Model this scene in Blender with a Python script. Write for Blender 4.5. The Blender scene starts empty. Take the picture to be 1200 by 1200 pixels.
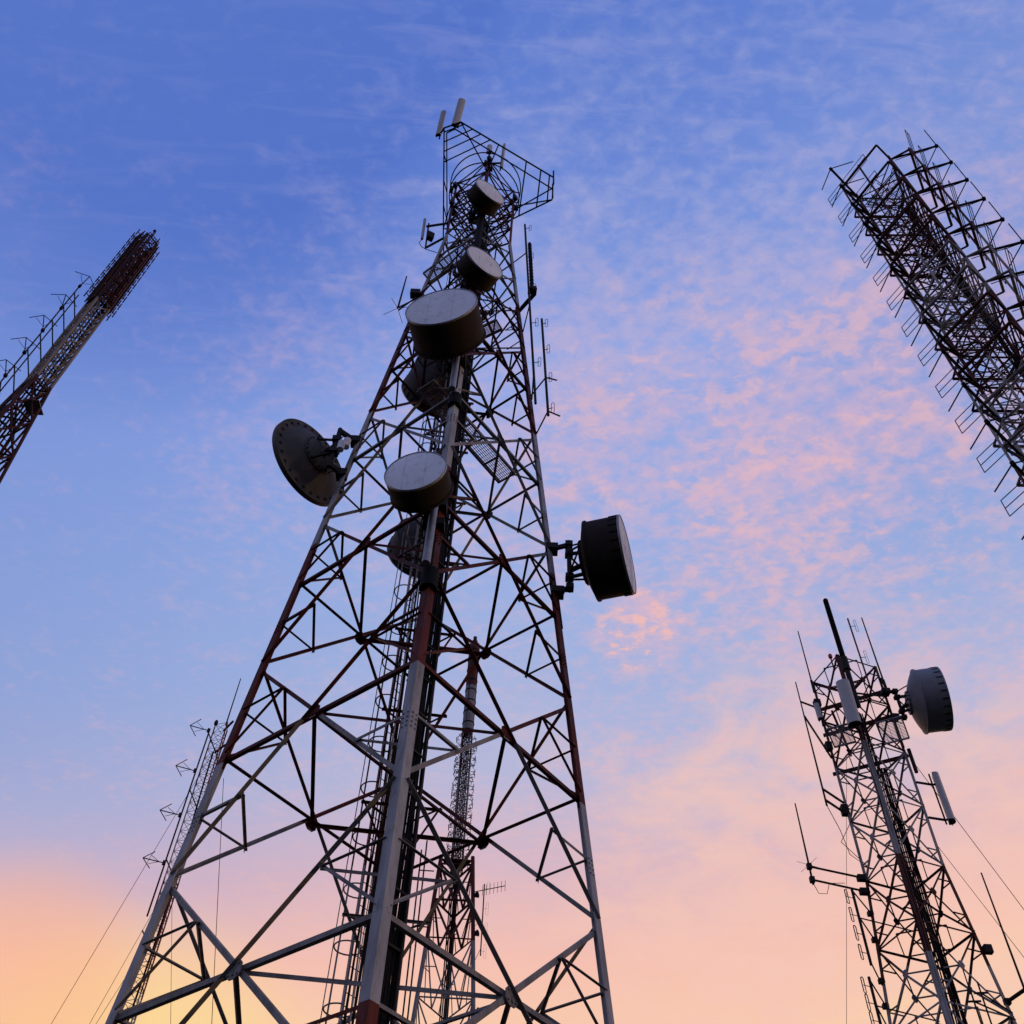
import bpy, math, random
from mathutils import Vector, Matrix
V = Vector
random.seed(7)
sc = bpy.context.scene
C = sc.collection
rad = math.radians

# ------------------------------------------------------------------ camera
FPX, PITCH, ROLL = 1175.5, .8991, -.0484
cd = bpy.data.cameras.new('camera'); cam = bpy.data.objects.new('camera', cd); C.objects.link(cam)
cd.sensor_width = 36; cd.lens = 36*FPX/1200; cd.clip_start = .1; cd.clip_end = 6000
fw = V((0, math.cos(PITCH), math.sin(PITCH))); r0 = V((1, 0, 0)); u0 = r0.cross(fw)
cr, sr = math.cos(ROLL), math.sin(ROLL)
rt = cr*r0 - sr*u0; up = sr*r0 + cr*u0
m = Matrix((rt, up, -fw)).transposed().to_4x4(); cam.matrix_world = m
sc.camera = cam
GZ = -1.6            # the ground lies 1.6 m below the eye

def ray(x, y):
    a, b = x-600, 600-y
    return fw*FPX + rt*a + up*b
def atz(x, y, z):
    r = ray(x, y); return r*(z/r.z)
def ath(x, y, h):
    r = ray(x, y); return r*(h/math.hypot(r.x, r.y))
def azv(deg, l=1.0):
    a = rad(deg); return V((math.sin(a)*l, math.cos(a)*l, 0))
Z = V((0, 0, 1))

# ------------------------------------------------------------------ light
SUN_AZ, SUN_EL = 96, 1.2
sd = bpy.data.lights.new('sun', 'SUN'); sd.energy = .5; sd.angle = rad(2.0); sd.color = (1, .62, .28)
so = bpy.data.objects.new('sun', sd); C.objects.link(so)
sdir = V((math.sin(rad(SUN_AZ))*math.cos(rad(SUN_EL)), math.cos(rad(SUN_AZ))*math.cos(rad(SUN_EL)), math.sin(rad(SUN_EL))))
so.rotation_euler = (-sdir).to_track_quat('-Z', 'Y').to_euler(); so.location = sdir*60+V((0, 0, 40))

class NT:
    def __init__(s, tree): s.t = tree; s.n = tree.nodes; s.l = tree.links; s.n.clear()
    def node(s, typ, **k):
        n = s.n.new(typ)
        for a, b in k.items(): setattr(n, a, b)
        return n
    def put(s, sock, v):
        if isinstance(v, bpy.types.NodeSocket): s.l.new(v, sock)
        elif v is not None: sock.default_value = v
    def math(s, op, a, b=None, c=None, clamp=False):
        n = s.node('ShaderNodeMath', operation=op, use_clamp=clamp)
        s.put(n.inputs[0], a)
        if b is not None: s.put(n.inputs[1], b)
        if c is not None: s.put(n.inputs[2], c)
        return n.outputs[0]
    def vmath(s, op, a, b=None):
        n = s.node('ShaderNodeVectorMath', operation=op); s.put(n.inputs[0], a)
        if b is not None: s.put(n.inputs[1], b)
        return n.outputs['Value'] if op in ('DOT_PRODUCT', 'LENGTH', 'DISTANCE') else n.outputs[0]
    def sstep(s, v, a, b, lo=0, hi=1):
        n = s.node('ShaderNodeMapRange', interpolation_type='SMOOTHSTEP'); s.put(n.inputs[0], v)
        for i, x in zip((1, 2, 3, 4), (a, b, lo, hi)): n.inputs[i].default_value = x
        return n.outputs[0]
    def noise(s, vec, scale, detail=4, rough=.55, dist=0.0, lac=2.0):
        n = s.node('ShaderNodeTexNoise'); s.put(n.inputs['Vector'], vec)
        n.inputs['Scale'].default_value = scale; n.inputs['Detail'].default_value = detail
        n.inputs['Roughness'].default_value = rough; n.inputs['Distortion'].default_value = dist
        n.inputs['Lacunarity'].default_value = lac
        return n.outputs[0]
    def mix(s, f, a, b, blend='MIX'):
        n = s.node('ShaderNodeMix', data_type='RGBA', blend_type=blend)
        s.put(n.inputs[0], f)
        for i, v in ((6, a), (7, b)):
            if isinstance(v, tuple): v = (*v[:3], 1)
            s.put(n.inputs[i], v)
        return n.outputs[2]
    def ramp(s, f, stops):
        n = s.node('ShaderNodeValToRGB'); s.put(n.inputs[0], f); e = n.color_ramp.elements
        while len(e) > 1: e.remove(e[-1])
        e[0].position = stops[0][0]; e[0].color = (*stops[0][1], 1)
        for p, c in stops[1:]:
            x = e.new(p); x.color = (*c, 1)
        return n.outputs[0]
def lerp(a, b, t): return a+(b-a)*t
def lin(*c):
    return tuple(((x/255)/12.92 if x/255 <= .04045 else ((x/255+.055)/1.055)**2.4) for x in c)

# ---- the sky: dusk colours by height and by bearing, thin broken cloud laid out on a plane far overhead
w = bpy.data.worlds.new('World'); sc.world = w; w.use_nodes = True
T = NT(w.node_tree)
d = T.node('ShaderNodeTexCoord').outputs['Generated']
sep = T.node('ShaderNodeSeparateXYZ'); T.put(sep.inputs[0], d)
dx, dy, dz = sep.outputs
zc = T.math('MAXIMUM', dz, .02)
# bearing: the left side of the view is a deeper blue, the sky behind the viewer is paler
front = T.math('DIVIDE', dy, T.math('MAXIMUM', T.math('SQRT', T.math('ADD', T.math('MULTIPLY', dx, dx), T.math('MULTIPLY', dy, dy))), .001))
left = T.sstep(T.math('DIVIDE', dx, T.math('MAXIMUM', T.math('SQRT', T.math('ADD', T.math('MULTIPLY', dx, dx), T.math('MULTIPLY', dy, dy))), .001)), .0, -.85)
bz_ = T.math('ADD', dz, T.math('MULTIPLY', left, T.sstep(dz, .3, .5, .04, .15)))
base = T.ramp(bz_, [(0, lin(70, 50, 55)), (.18, lin(130, 88, 80)), (.31, lin(244, 190, 142)), (.39, lin(252, 208, 172)), (.46, lin(247, 193, 178)), (.53, lin(216, 184, 198)),
                   (.60, lin(184, 185, 218)), (.69, lin(160, 179, 225)), (.78, lin(150, 174, 228)), (.87, lin(140, 166, 230)), (.94, lin(106, 136, 215)), (1, lin(82, 115, 203))])
high = T.sstep(dz, .38, .55)
base = T.mix(T.math('MULTIPLY', T.math('MULTIPLY', left, high), .42), base, lin(90, 118, 196))
far_r = T.math('MULTIPLY', T.sstep(dx, .15, .5), T.sstep(dz, .6, .9))
base = T.mix(T.math('MULTIPLY', far_r, .5), base, lin(98, 124, 198))
# yellow afterglow patches near the horizon
def lobe(az, el, w0, w1):
    v = (math.sin(rad(az))*math.cos(rad(el)), math.cos(rad(az))*math.cos(rad(el)), math.sin(rad(el)))
    return T.sstep(T.vmath('DOT_PRODUCT', d, v), math.cos(rad(w0)), math.cos(rad(w1)))
base = T.mix(T.math('MULTIPLY', lobe(-18, 18, 11, 1), .75), base, lin(255, 222, 140))
base = T.mix(T.math('MULTIPLY', lobe(27, 17, 13, 2), .6), base, lin(255, 226, 160))
base = T.mix(T.math('MULTIPLY', lobe(-25, 23, 7, 1), .6), base, lin(252, 184, 146))
# plane coordinates of the cloud sheet
comb = T.node('ShaderNodeCombineXYZ')
T.put(comb.inputs[0], T.math('DIVIDE', dx, zc)); T.put(comb.inputs[1], T.math('DIVIDE', dy, zc))
pl = comb.outputs[0]
mp = T.node('ShaderNodeMapping'); T.put(mp.inputs[0], pl); mp.inputs['Rotation'].default_value = (0, 0, rad(35)); mp.inputs['Scale'].default_value = (1.0, 1.35, 1)
st = mp.outputs[0]
fine = T.noise(st, 50, 6, .55, .3)
mid = T.noise(st, 18, 4, .55, .3)
big = T.noise(pl, 4.5, 3, .5, .3)
dens = T.math('ADD', T.math('MULTIPLY', fine, .38), T.math('ADD', T.math('MULTIPLY', mid, .34), T.math('MULTIPLY', big, .28)))
c1 = lobe(24, 56, 19, 3)                       # the mottled pink field right of the tower
c2 = lobe(38, 64, 24, 6)
c3 = lobe(-13, 60, 17, 3)
c4 = lobe(20, 32, 17, 4)
c5 = lobe(10.5, 44.5, 3.4, .8)
th = T.math('ADD', .545, T.math('MULTIPLY', c1, -.085))
th = T.math('ADD', th, T.math('MULTIPLY', c2, -.03)); th = T.math('ADD', th, T.math('MULTIPLY', c3, -.045))
th = T.math('ADD', th, T.math('MULTIPLY', c4, -.015)); th = T.math('ADD', th, T.math('MULTIPLY', c5, -.09))
th = T.math('ADD', th, T.math('MULTIPLY', left, .055))
cov = T.sstep(T.math('SUBTRACT', dens, th), -.10, .22)
bank = T.math('ADD', lobe(22, 28, 19, 2), T.math('MULTIPLY', T.math('SUBTRACT', T.noise(pl, 6.5, 6, .62, .5), .5), 3.0))
base = T.mix(T.math('MULTIPLY', T.math('MULTIPLY', T.sstep(bank, .0, 1.25), T.sstep(dz, .80, .60)), T.sstep(dx, -.15, .10, 0, .72)), base, lin(248, 200, 184))
streak = T.node('ShaderNodeMapping'); T.put(streak.inputs[0], pl); streak.inputs['Rotation'].default_value = (0, 0, rad(-52)); streak.inputs['Scale'].default_value = (1, 4.5, 1)
wisps = T.sstep(T.noise(streak.outputs[0], 9, 5, .6, .8), .47, .72)
base = T.mix(T.math('MULTIPLY', wisps, T.math('MULTIPLY', T.sstep(dz, .5, .8, .0, .28), T.math('SUBTRACT', 1.0, T.math('MULTIPLY', left, .8)))), base, lin(165, 168, 218))
ccol = T.ramp(dz, [(0, lin(255, 190, 140)), (.45, lin(255, 190, 165)), (.6, lin(243, 186, 188)), (.8, lin(230, 184, 198)), (.93, lin(178, 178, 218)), (1, lin(140, 160, 215))])
cov = T.math('MULTIPLY', cov, T.math('SUBTRACT', 1.0, T.math('MULTIPLY', left, .65)))
sky = T.mix(T.math('MULTIPLY', cov, T.math('ADD', T.sstep(dz, .42, .62, .4, .58), T.math('MULTIPLY', c1, .10))), base, ccol)
puff = T.math('MULTIPLY', T.sstep(T.math('ADD', T.math('MULTIPLY', T.noise(st, 36, 6, .62, .3), .6), T.math('MULTIPLY', T.noise(pl, 9, 2, .5, .2), .4)), .50, .60), T.math('MAXIMUM', T.math('MULTIPLY', T.math('MULTIPLY', c1, .34), T.sstep(dz, .94, .84)), T.math('MULTIPLY', c5, .75)))
sky = T.mix(puff, sky, lin(250, 190, 178))
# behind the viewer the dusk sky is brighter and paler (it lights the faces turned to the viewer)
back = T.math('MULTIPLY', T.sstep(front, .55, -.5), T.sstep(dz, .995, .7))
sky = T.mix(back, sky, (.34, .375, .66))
sky = T.mix(T.math('MULTIPLY', T.sstep(front, .5, -.3), T.sstep(dz, .22, .10)), sky, (.05, .04, .05))
ground_cut = T.sstep(dz, -.02, .0)
sky = T.mix(ground_cut, (.02, .018, .016), sky)
ns = T.node('ShaderNodeTexSky', sky_type='NISHITA', sun_disc=False, sun_elevation=rad(SUN_EL), sun_rotation=rad(SUN_AZ))
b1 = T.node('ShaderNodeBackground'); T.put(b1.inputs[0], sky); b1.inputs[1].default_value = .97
b2 = T.node('ShaderNodeBackground'); T.put(b2.inputs[0], ns.outputs[0]); b2.inputs[1].default_value = .02
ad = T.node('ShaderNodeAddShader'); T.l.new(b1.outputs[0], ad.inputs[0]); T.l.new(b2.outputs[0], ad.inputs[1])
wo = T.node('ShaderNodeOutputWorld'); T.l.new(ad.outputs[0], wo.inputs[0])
sc.view_settings.view_transform = 'Standard'; sc.view_settings.look = 'None'; sc.view_settings.gamma = 1; sc.view_settings.exposure = 0
sc.cycles.max_bounces = 5

# ------------------------------------------------------------------ materials
def mat(name, col, rough=.55, metal=0.0, nscale=3.0, var=.25, dirt=None, dirt_amt=.35, spec=.4, bump=.0):
    mm = bpy.data.materials.new(name); mm.use_nodes = True; t = NT(mm.node_tree)
    pos = t.node('ShaderNodeNewGeometry').outputs['Position']
    n1 = t.noise(pos, nscale, 5, .6)
    c = t.mix(t.sstep(n1, .3, .75), col, tuple(x*(1-var) for x in col))
    if dirt:
        n2 = t.noise(pos, nscale*2.7, 6, .65, .4)
        c = t.mix(t.math('MULTIPLY', t.sstep(n2, .52, .68), dirt_amt), c, dirt)
    b = t.node('ShaderNodeBsdfPrincipled'); t.put(b.inputs['Base Color'], c)
    b.inputs['Roughness'].default_value = rough; b.inputs['Metallic'].default_value = metal
    b.inputs['Specular IOR Level'].default_value = spec
    if bump:
        bp = t.node('ShaderNodeBump'); bp.inputs['Strength'].default_value = bump; bp.inputs['Distance'].default_value = .02
        t.put(bp.inputs['Height'], n1); t.l.new(bp.outputs[0], b.inputs['Normal'])
    o = t.node('ShaderNodeOutputMaterial'); t.l.new(b.outputs[0], o.inputs[0])
    return mm
WHITE, RED = (.36, .355, .365), (.115, .015, .010)
def banded(name, edges, first_red=True, white=WHITE, red=RED, wear=.5):
    """aviation paint: bands of red and white by height on the tower, worn and rusty in places"""
    mm = bpy.data.materials.new(name); mm.use_nodes = True; t = NT(mm.node_tree)
    pos = t.node('ShaderNodeNewGeometry').outputs['Position']
    s = t.node('ShaderNodeSeparateXYZ'); t.put(s.inputs[0], pos)
    f = 1.0 if first_red else 0.0
    fac = f
    sgn = -1 if first_red else 1
    acc = None
    for e in edges:
        g = t.math('GREATER_THAN', s.outputs[2], e)
        g = t.math('MULTIPLY', g, sgn)
        acc = t.math('ADD', f, g) if acc is None else t.math('ADD', acc, g)
        sgn = -sgn
    st = t.node('ShaderNodeMapping'); t.put(st.inputs[0], pos); st.inputs['Scale'].default_value = (1, 1, .25)
    n1 = t.noise(st.outputs[0], 2.3, 5, .62)
    n2 = t.noise(st.outputs[0], 9, 6, .7, .5)
    n3 = t.noise(pos, .35, 2, .5)
    wc = t.mix(t.sstep(n1, .35, .7), white, tuple(x*.58 for x in white))
    rc = t.mix(t.sstep(n1, .3, .7), red, (red[0]*.5, red[1]*.6, red[2]*.7))
    rc = t.mix(t.math('MULTIPLY', t.sstep(n3, .5, .7), .5), rc, (red[0]*1.25, red[1]*1.5, red[2]*1.2))
    c = t.mix(acc, wc, rc)
    c = t.mix(t.math('MULTIPLY', t.sstep(n2, .56, .70), wear), c, (.11, .058, .032))
    b = t.node('ShaderNodeBsdfPrincipled'); t.put(b.inputs['Base Color'], c)
    t.put(b.inputs['Roughness'], t.sstep(n2, .3, .7, .5, .8)); b.inputs['Specular IOR Level'].default_value = .15
    o = t.node('ShaderNodeOutputMaterial'); t.l.new(b.outputs[0], o.inputs[0])
    return mm
M = dict(
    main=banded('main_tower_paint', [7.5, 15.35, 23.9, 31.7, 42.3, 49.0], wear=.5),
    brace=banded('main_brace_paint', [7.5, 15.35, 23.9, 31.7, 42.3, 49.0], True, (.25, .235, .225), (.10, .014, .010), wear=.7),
    right=banded('broad_tower_paint', [18, 23, 28, 33.3, 38, 42.4], True, (.34, .32, .31), (.10, .02, .013), wear=.7),
    low=banded('dish_tower_paint', [10, 19.9, 24.3, 30.2], True, (.30, .29, .29), (.07, .013, .009)),
    left=banded('leaning_tower_paint', [20, 40, 58.6, 70.3], True, (.25, .215, .19), (.06, .012, .009), wear=.9),
    far=banded('far_tower_paint', [63.6, 77, 90, 97, 106.0], False, (.24, .23, .24), (.09, .016, .013)),
    guyed=banded('guyed_mast_paint', [10, 16, 22, 28, 33.5], False, (.5, .48, .46), (.24, .04, .03)),
    dark=mat('dark_steel', (.026, .022, .021), .7, .0, 4, .4, (.08, .035, .018), .35, .15),
    black=mat('black_rubber', (.008, .008, .008), .8, spec=.1),
    galv=mat('galvanised_steel', (.30, .30, .31), .5, .5, 5, .3, (.14, .09, .06), .3),
    radome=mat('radome_fabric', (.86, .88, .93), .7, 0, 1.3, .14, (.34, .33, .33), .4, .15),
    seam=mat('radome_seam', (.40, .40, .43), .7),
    rearshroud=mat('rear_shroud_paint', (.09, .09, .10), .7, .0, 1.4, .3, (.06, .045, .035), .5, .15),
    shroud=mat('shroud_paint', (.036, .027, .023), .8, .0, 1.5, .3, (.06, .038, .026), .5, .12),
    bowl=mat('dish_back_paint', (.10, .09, .08), .6, .0, 1.2, .25, (.09, .065, .045), .5, .15),
    paleshroud=mat('pale_shroud_paint', (.22, .225, .25), .55, .0, 1.4, .2, (.14, .12, .11), .5, .2),
    panel=mat('panel_antenna_plastic', (.48, .45, .44), .5, .0, 2, .15, (.25, .22, .2), .3),
    deck=mat('walkway_paint', (.20, .15, .12), .6, .0, 4, .35, (.16, .08, .05), .5),
    grate=mat('steel_plate_deck', (.22, .20, .21), .6, .0, 3, .2, (.2, .14, .12), .4),
    hole=mat('dark_openings', (.01, .01, .01), .9),
    lampred=mat('lamp_glass_red', (.5, .03, .02), .25),
)
# ------------------------------------------------------------------ mesh helpers
def basis(dv, u=None):
    dv = dv.normalized()
    if u is None: u = Z if abs(dv.z) < .9 else V((1, 0, 0))
    u = (u - dv*u.dot(dv))
    if u.length < 1e-5: u = V((1, 0, 0)) - dv*dv.x
    u.normalize(); return dv, u, dv.cross(u)
class MB:
    def __init__(s): s.v = []; s.f = []; s.sm = []
    def add(s, vs, fs, smooth=False):
        o = len(s.v); s.v += [V(x) for x in vs]; s.f += [tuple(i+o for i in f) for f in fs]; s.sm += [smooth]*len(fs); return s
    def merge(s, b): return s.add(b.v, b.f) if not any(b.sm) else s._m(b)
    def _m(s, b):
        o = len(s.v); s.v += b.v; s.f += [tuple(i+o for i in f) for f in b.f]; s.sm += b.sm; return s
    def bar(s, p, q, w, h=None, u=None):
        h = h or w; dv, a, b = basis(q-p, u); w /= 2; h /= 2
        vs = [e + a*i*w + b*j*h for e in (p, q) for i, j in ((-1, -1), (1, -1), (1, 1), (-1, 1))]
        return s.add(vs, [(3, 2, 1, 0), (4, 5, 6, 7), (0, 1, 5, 4), (1, 2, 6, 5), (2, 3, 7, 6), (3, 0, 4, 7)])
    def angle(s, p, q, w, u, v, t=None, w2=None):
        """steel angle: corner line p-q, flanges of width w along u and v"""
        t = t or w*.11; w2 = w2 or w
        dv = (q-p).normalized(); u = (u-dv*u.dot(dv)).normalized(); v = v-dv*v.dot(dv); v = (v-u*v.dot(u)*.999).normalized() if abs(v.normalized().dot(u)) > .3 else v.normalized()
        L = [(0, 0), (w, 0), (w, t), (t, t), (t, w2), (0, w2)]
        vs = [e + u*a + v*b for e in (p, q) for a, b in L]
        fs = [(i, (i+1) % 6, (i+1) % 6+6, i+6) for i in range(6)] + [(5, 4, 3, 0), (3, 2, 1, 0), (6, 9, 10, 11), (6, 7, 8, 9)]
        return s.add(vs, fs)
    def tube(s, p, q, r, n=8, r2=None, cap=True):
        r2 = r if r2 is None else r2; dv, a, b = basis(q-p)
        cs = [(math.cos(2*math.pi*i/n), math.sin(2*math.pi*i/n)) for i in range(n)]
        vs = [p+(a*c+b*k)*r for c, k in cs]+[q+(a*c+b*k)*r2 for c, k in cs]
        s.add(vs, [(i, (i+1) % n, (i+1) % n+n, i+n) for i in range(n)], n > 5)
        if cap: s.add(vs[:n], [tuple(range(n-1, -1, -1))]); s.add(vs[n:], [tuple(range(n))])
        return s
    def path(s, pts, r, n=5, close=False):
        pts = [V(p) for p in pts]; m_ = len(pts); vs = []; fs = []; a = None
        for i, p in enumerate(pts):
            if close: t = pts[(i+1) % m_]-pts[i-1]
            else: t = pts[min(i+1, m_-1)]-pts[max(i-1, 0)]
            t.normalize()
            if a is None: _, a, b = basis(t)
            else:
                a = (a-t*a.dot(t)).normalized(); b = t.cross(a)
            vs += [p+(a*math.cos(2*math.pi*k/n)+b*math.sin(2*math.pi*k/n))*r for k in range(n)]
        for i in range(m_ if close else m_-1):
            j = (i+1) % m_
            fs += [(i*n+k, i*n+(k+1) % n, j*n+(k+1) % n, j*n+k) for k in range(n)]
        return s.add(vs, fs, True)
    def lathe(s, c, ax, prof, n=56, smooth=True):
        """prof: (radius, distance along the axis); sharp where two entries repeat"""
        dv, a, b = basis(ax)
        rings = []
        for i in range(len(prof)-1):
            (r1, y1), (r2, y2) = prof[i], prof[i+1]
            if abs(r1-r2)+abs(y1-y2) < 1e-6: continue
            vs = []
            for r, y in ((r1, y1), (r2, y2)):
                vs += [c+dv*y+(a*math.cos(2*math.pi*k/n)+b*math.sin(2*math.pi*k/n))*r for k in range(n)]
            s.add(vs, [(k, (k+1) % n, (k+1) % n+n, k+n) for k in range(n)], smooth)
        return s
    def box(s, c, hx, hy, hz, R=None):
        R = R or Matrix.Identity(3)
        return s.bar(c-(R@V((0, 0, hz))), c+(R@V((0, 0, hz))), 2*hx, 2*hy, R@V((1, 0, 0)))
    def plate(s, pts, th, n):
        k = len(pts); a = [p+n*th/2 for p in pts]; b = [p-n*th/2 for p in pts]
        return s.add(a+b, [tuple(range(k)), tuple(range(2*k-1, k-1, -1))]+[(i, i+k, (i+1) % k+k, (i+1) % k) for i in range(k)])
    def build(s, name, material, parent=None, origin=None, merge=False):
        o0 = origin if origin is not None else (V(parent['_o']) if parent is not None and '_o' in parent else V((0, 0, 0)))
        me = bpy.data.meshes.new(name); me.from_pydata([v-o0 for v in s.v], [], s.f); me.materials.append(material)
        me.polygons.foreach_set('use_smooth', s.sm); me.update()
        o = bpy.data.objects.new(name, me); C.objects.link(o)
        if parent is not None: o.parent = parent
        else: o.location = o0
        o['_o'] = tuple(o0)
        return o
    def build_each(s, name, material, parent):
        """one object for each piece that stands apart from the others"""
        n = len(s.v); par = list(range(n))
        def find(i):
            while par[i] != i: par[i] = par[par[i]]; i = par[i]
            return i
        for f in s.f:
            for i in f[1:]: par[find(i)] = find(f[0])
        isl = {}
        for i in range(n): isl.setdefault(find(i), []).append(i)
        bx = [[[min(s.v[i][a] for i in L)-.01 for a in range(3)], [max(s.v[i][a] for i in L)+.01 for a in range(3)], L] for L in isl.values()]
        gr = list(range(len(bx)))
        def fg(i):
            while gr[i] != i: i = gr[i]
            return i
        for i in range(len(bx)):
            for j in range(i):
                if all(bx[i][0][a] <= bx[j][1][a] and bx[j][0][a] <= bx[i][1][a] for a in range(3)): gr[fg(i)] = fg(j)
        sets = {}
        for i in range(len(bx)): sets.setdefault(fg(i), set()).update(bx[i][2])
        for S in sets.values():
            idx = {v: k for k, v in enumerate(sorted(S))}; b = MB(); b.v = [s.v[i] for i in sorted(S)]
            for f, sm in zip(s.f, s.sm):
                if f[0] in S: b.f.append(tuple(idx[i] for i in f)); b.sm.append(sm)
            b.build(name, material, parent)
def smoothmerge(o):
    import bmesh
    bm = bmesh.new(); bm.from_mesh(o.data); bmesh.ops.remove_doubles(bm, verts=bm.verts, dist=1e-4)
    for e in bm.edges:
        if len(e.link_faces) == 2 and e.calc_face_angle(0) > .6: e.smooth = False
    bm.to_mesh(o.data); bm.free(); return o
def thing(name, label, cat, loc, group=None, rz=0.0):
    o = bpy.data.objects.new(name, None); C.objects.link(o); o.location = loc; o.rotation_euler = (0, 0, rz)
    o.empty_display_size = .5
    o['_o'] = tuple(loc); o['label'] = label; o['category'] = cat
    if group: o['group'] = group
    return o
def tag(o, label, cat, group=None):
    o['label'] = label; o['category'] = cat
    if group: o['group'] = group
    return o
def dup(root, loc, rz, label=None, group=None):
    r = root.copy(); C.objects.link(r); r.location = loc; r.rotation_euler = (0, 0, rz)
    if label: r['label'] = label
    if group: r['group'] = group
    for ch in list(root.children):
        c = ch.copy(); C.objects.link(c); c.parent = r
        for g in list(ch.children):
            e = g.copy(); C.objects.link(e); e.parent = c
    return r
class Kit:
    """collects single members of a tower; the hundred nearest of a kind become parts of their own, the rest one mesh"""
    def __init__(s, root, material): s.r = root; s.m = material; s.k = {}
    def new(s, kind):
        b = MB(); s.k.setdefault(kind, []).append(b); return b
    def flush(s, cap=95):
        for kind, L in s.k.items():
            def key(b):
                c = sum(b.v, V((0, 0, 0)))/len(b.v); q = c.dot(fw)
                if q <= 0: return 1e9
                x, y = c.dot(rt)/q*FPX, c.dot(up)/q*FPX
                return c.length*(1 if abs(x) < 620 and abs(y) < 640 else 50)
            L = sorted([b for b in L if b.v], key=key)
            for b in L[:cap]: b.build(kind, s.m, s.r)
            rest = MB()
            for b in L[cap:]: rest._m(b)
            if rest.v:
                o = rest.build('far_'+kind, s.m, s.r); o['kind'] = 'stuff'

# ------------------------------------------------------------------ ground
g = MB(); NS = 48; RR = 3000
g.v = [V((0, 0, GZ))] + [V((math.cos(2*math.pi*i/NS)*RR, math.sin(2*math.pi*i/NS)*RR, GZ)) for i in range(NS)]
g.f = [(0, i+1, (i+1) % NS+1) for i in range(NS)]; g.sm = [False]*NS
go = g.build('ground', mat('ground_scrub', (.022, .024, .014), .9, 0, .15, .4, (.035, .028, .02), .6)); go['kind'] = 'structure'

# ================================================================== the main tower
CX, CY, TH = -2.3975, 21.1603, .1005
def rm(z): return 6-.0877*z if z < 49 else 6-.0877*49
def corner(k, z, r=None, cx=CX, cy=CY, th=TH, rf=rm):
    a = th+k*math.pi/2; r = rf(z) if r is None else r
    return V((cx+r*math.sin(a), cy-r*math.cos(a), z))
main = thing('lattice_tower', 'huge red and white square steel lattice tower in the centre with many dish antennas', 'tower', V((CX, CY, GZ)))
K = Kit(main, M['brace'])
TOPZ = 56.2
for k in range(4):
    b = MB()
    for z0, z1, wd in ((GZ, 23.9, .235), (23.9, 42.3, .23), (42.3, 49, .19), (49, TOPZ, .14)):
        p, q = corner(k, z0), corner(k, z1)
        b.angle(p, q, wd, corner(k+1, z0)-p, corner(k+3, z0)-p, .032)
    # bolted splices
    s_ = b
    for zz in (6.2, 13.6, 20.2, 26.8, 33.3, 40):
        p = corner(k, zz); dv = (corner(k, zz+1)-p).normalized()
        for kk in (k+1, k+3):
            e = (corner(kk, zz)-p).normalized(); other = (corner(k+3 if kk == k+1 else k+1, zz)-p).normalized()
            for i in range(4):
                for j in (.07, .19):
                    c = p+e*j+dv*(i-1.5)*.13-other*.0
                    s_.tube(c-other*.03, c+other*.02, .024, 6)
    b.build('leg', M['main'], main)
ms = [5.9, 12.158, 18.69, 25.147, 31.651, 38.2, 41.6, 44.8, 48.0]
zs = [9.094, 15.509, 22.087, 28.698, 35.0, 39.9, 43.2, 46.4]
def facebar(kind, p, q, w_, n, flip=False, extra=.0, out=False):
    # out: the outstanding flange is at the lower edge and points away from the tower
    dv = (q-p).normalized(); u = n.cross(dv)
    if (u.z > 0) != (flip or out): u = -u
    if out: K.new(kind).angle(p-n*(.035), q-n*(.035), w_, u, n, w_*.12)
    else:
        off = -n*(.045+extra); K.new(kind).angle(p+off, q+off, w_, u, -n, w_*.12)
ms0 = [GZ]+ms; zs0 = [2.7]+zs
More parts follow.
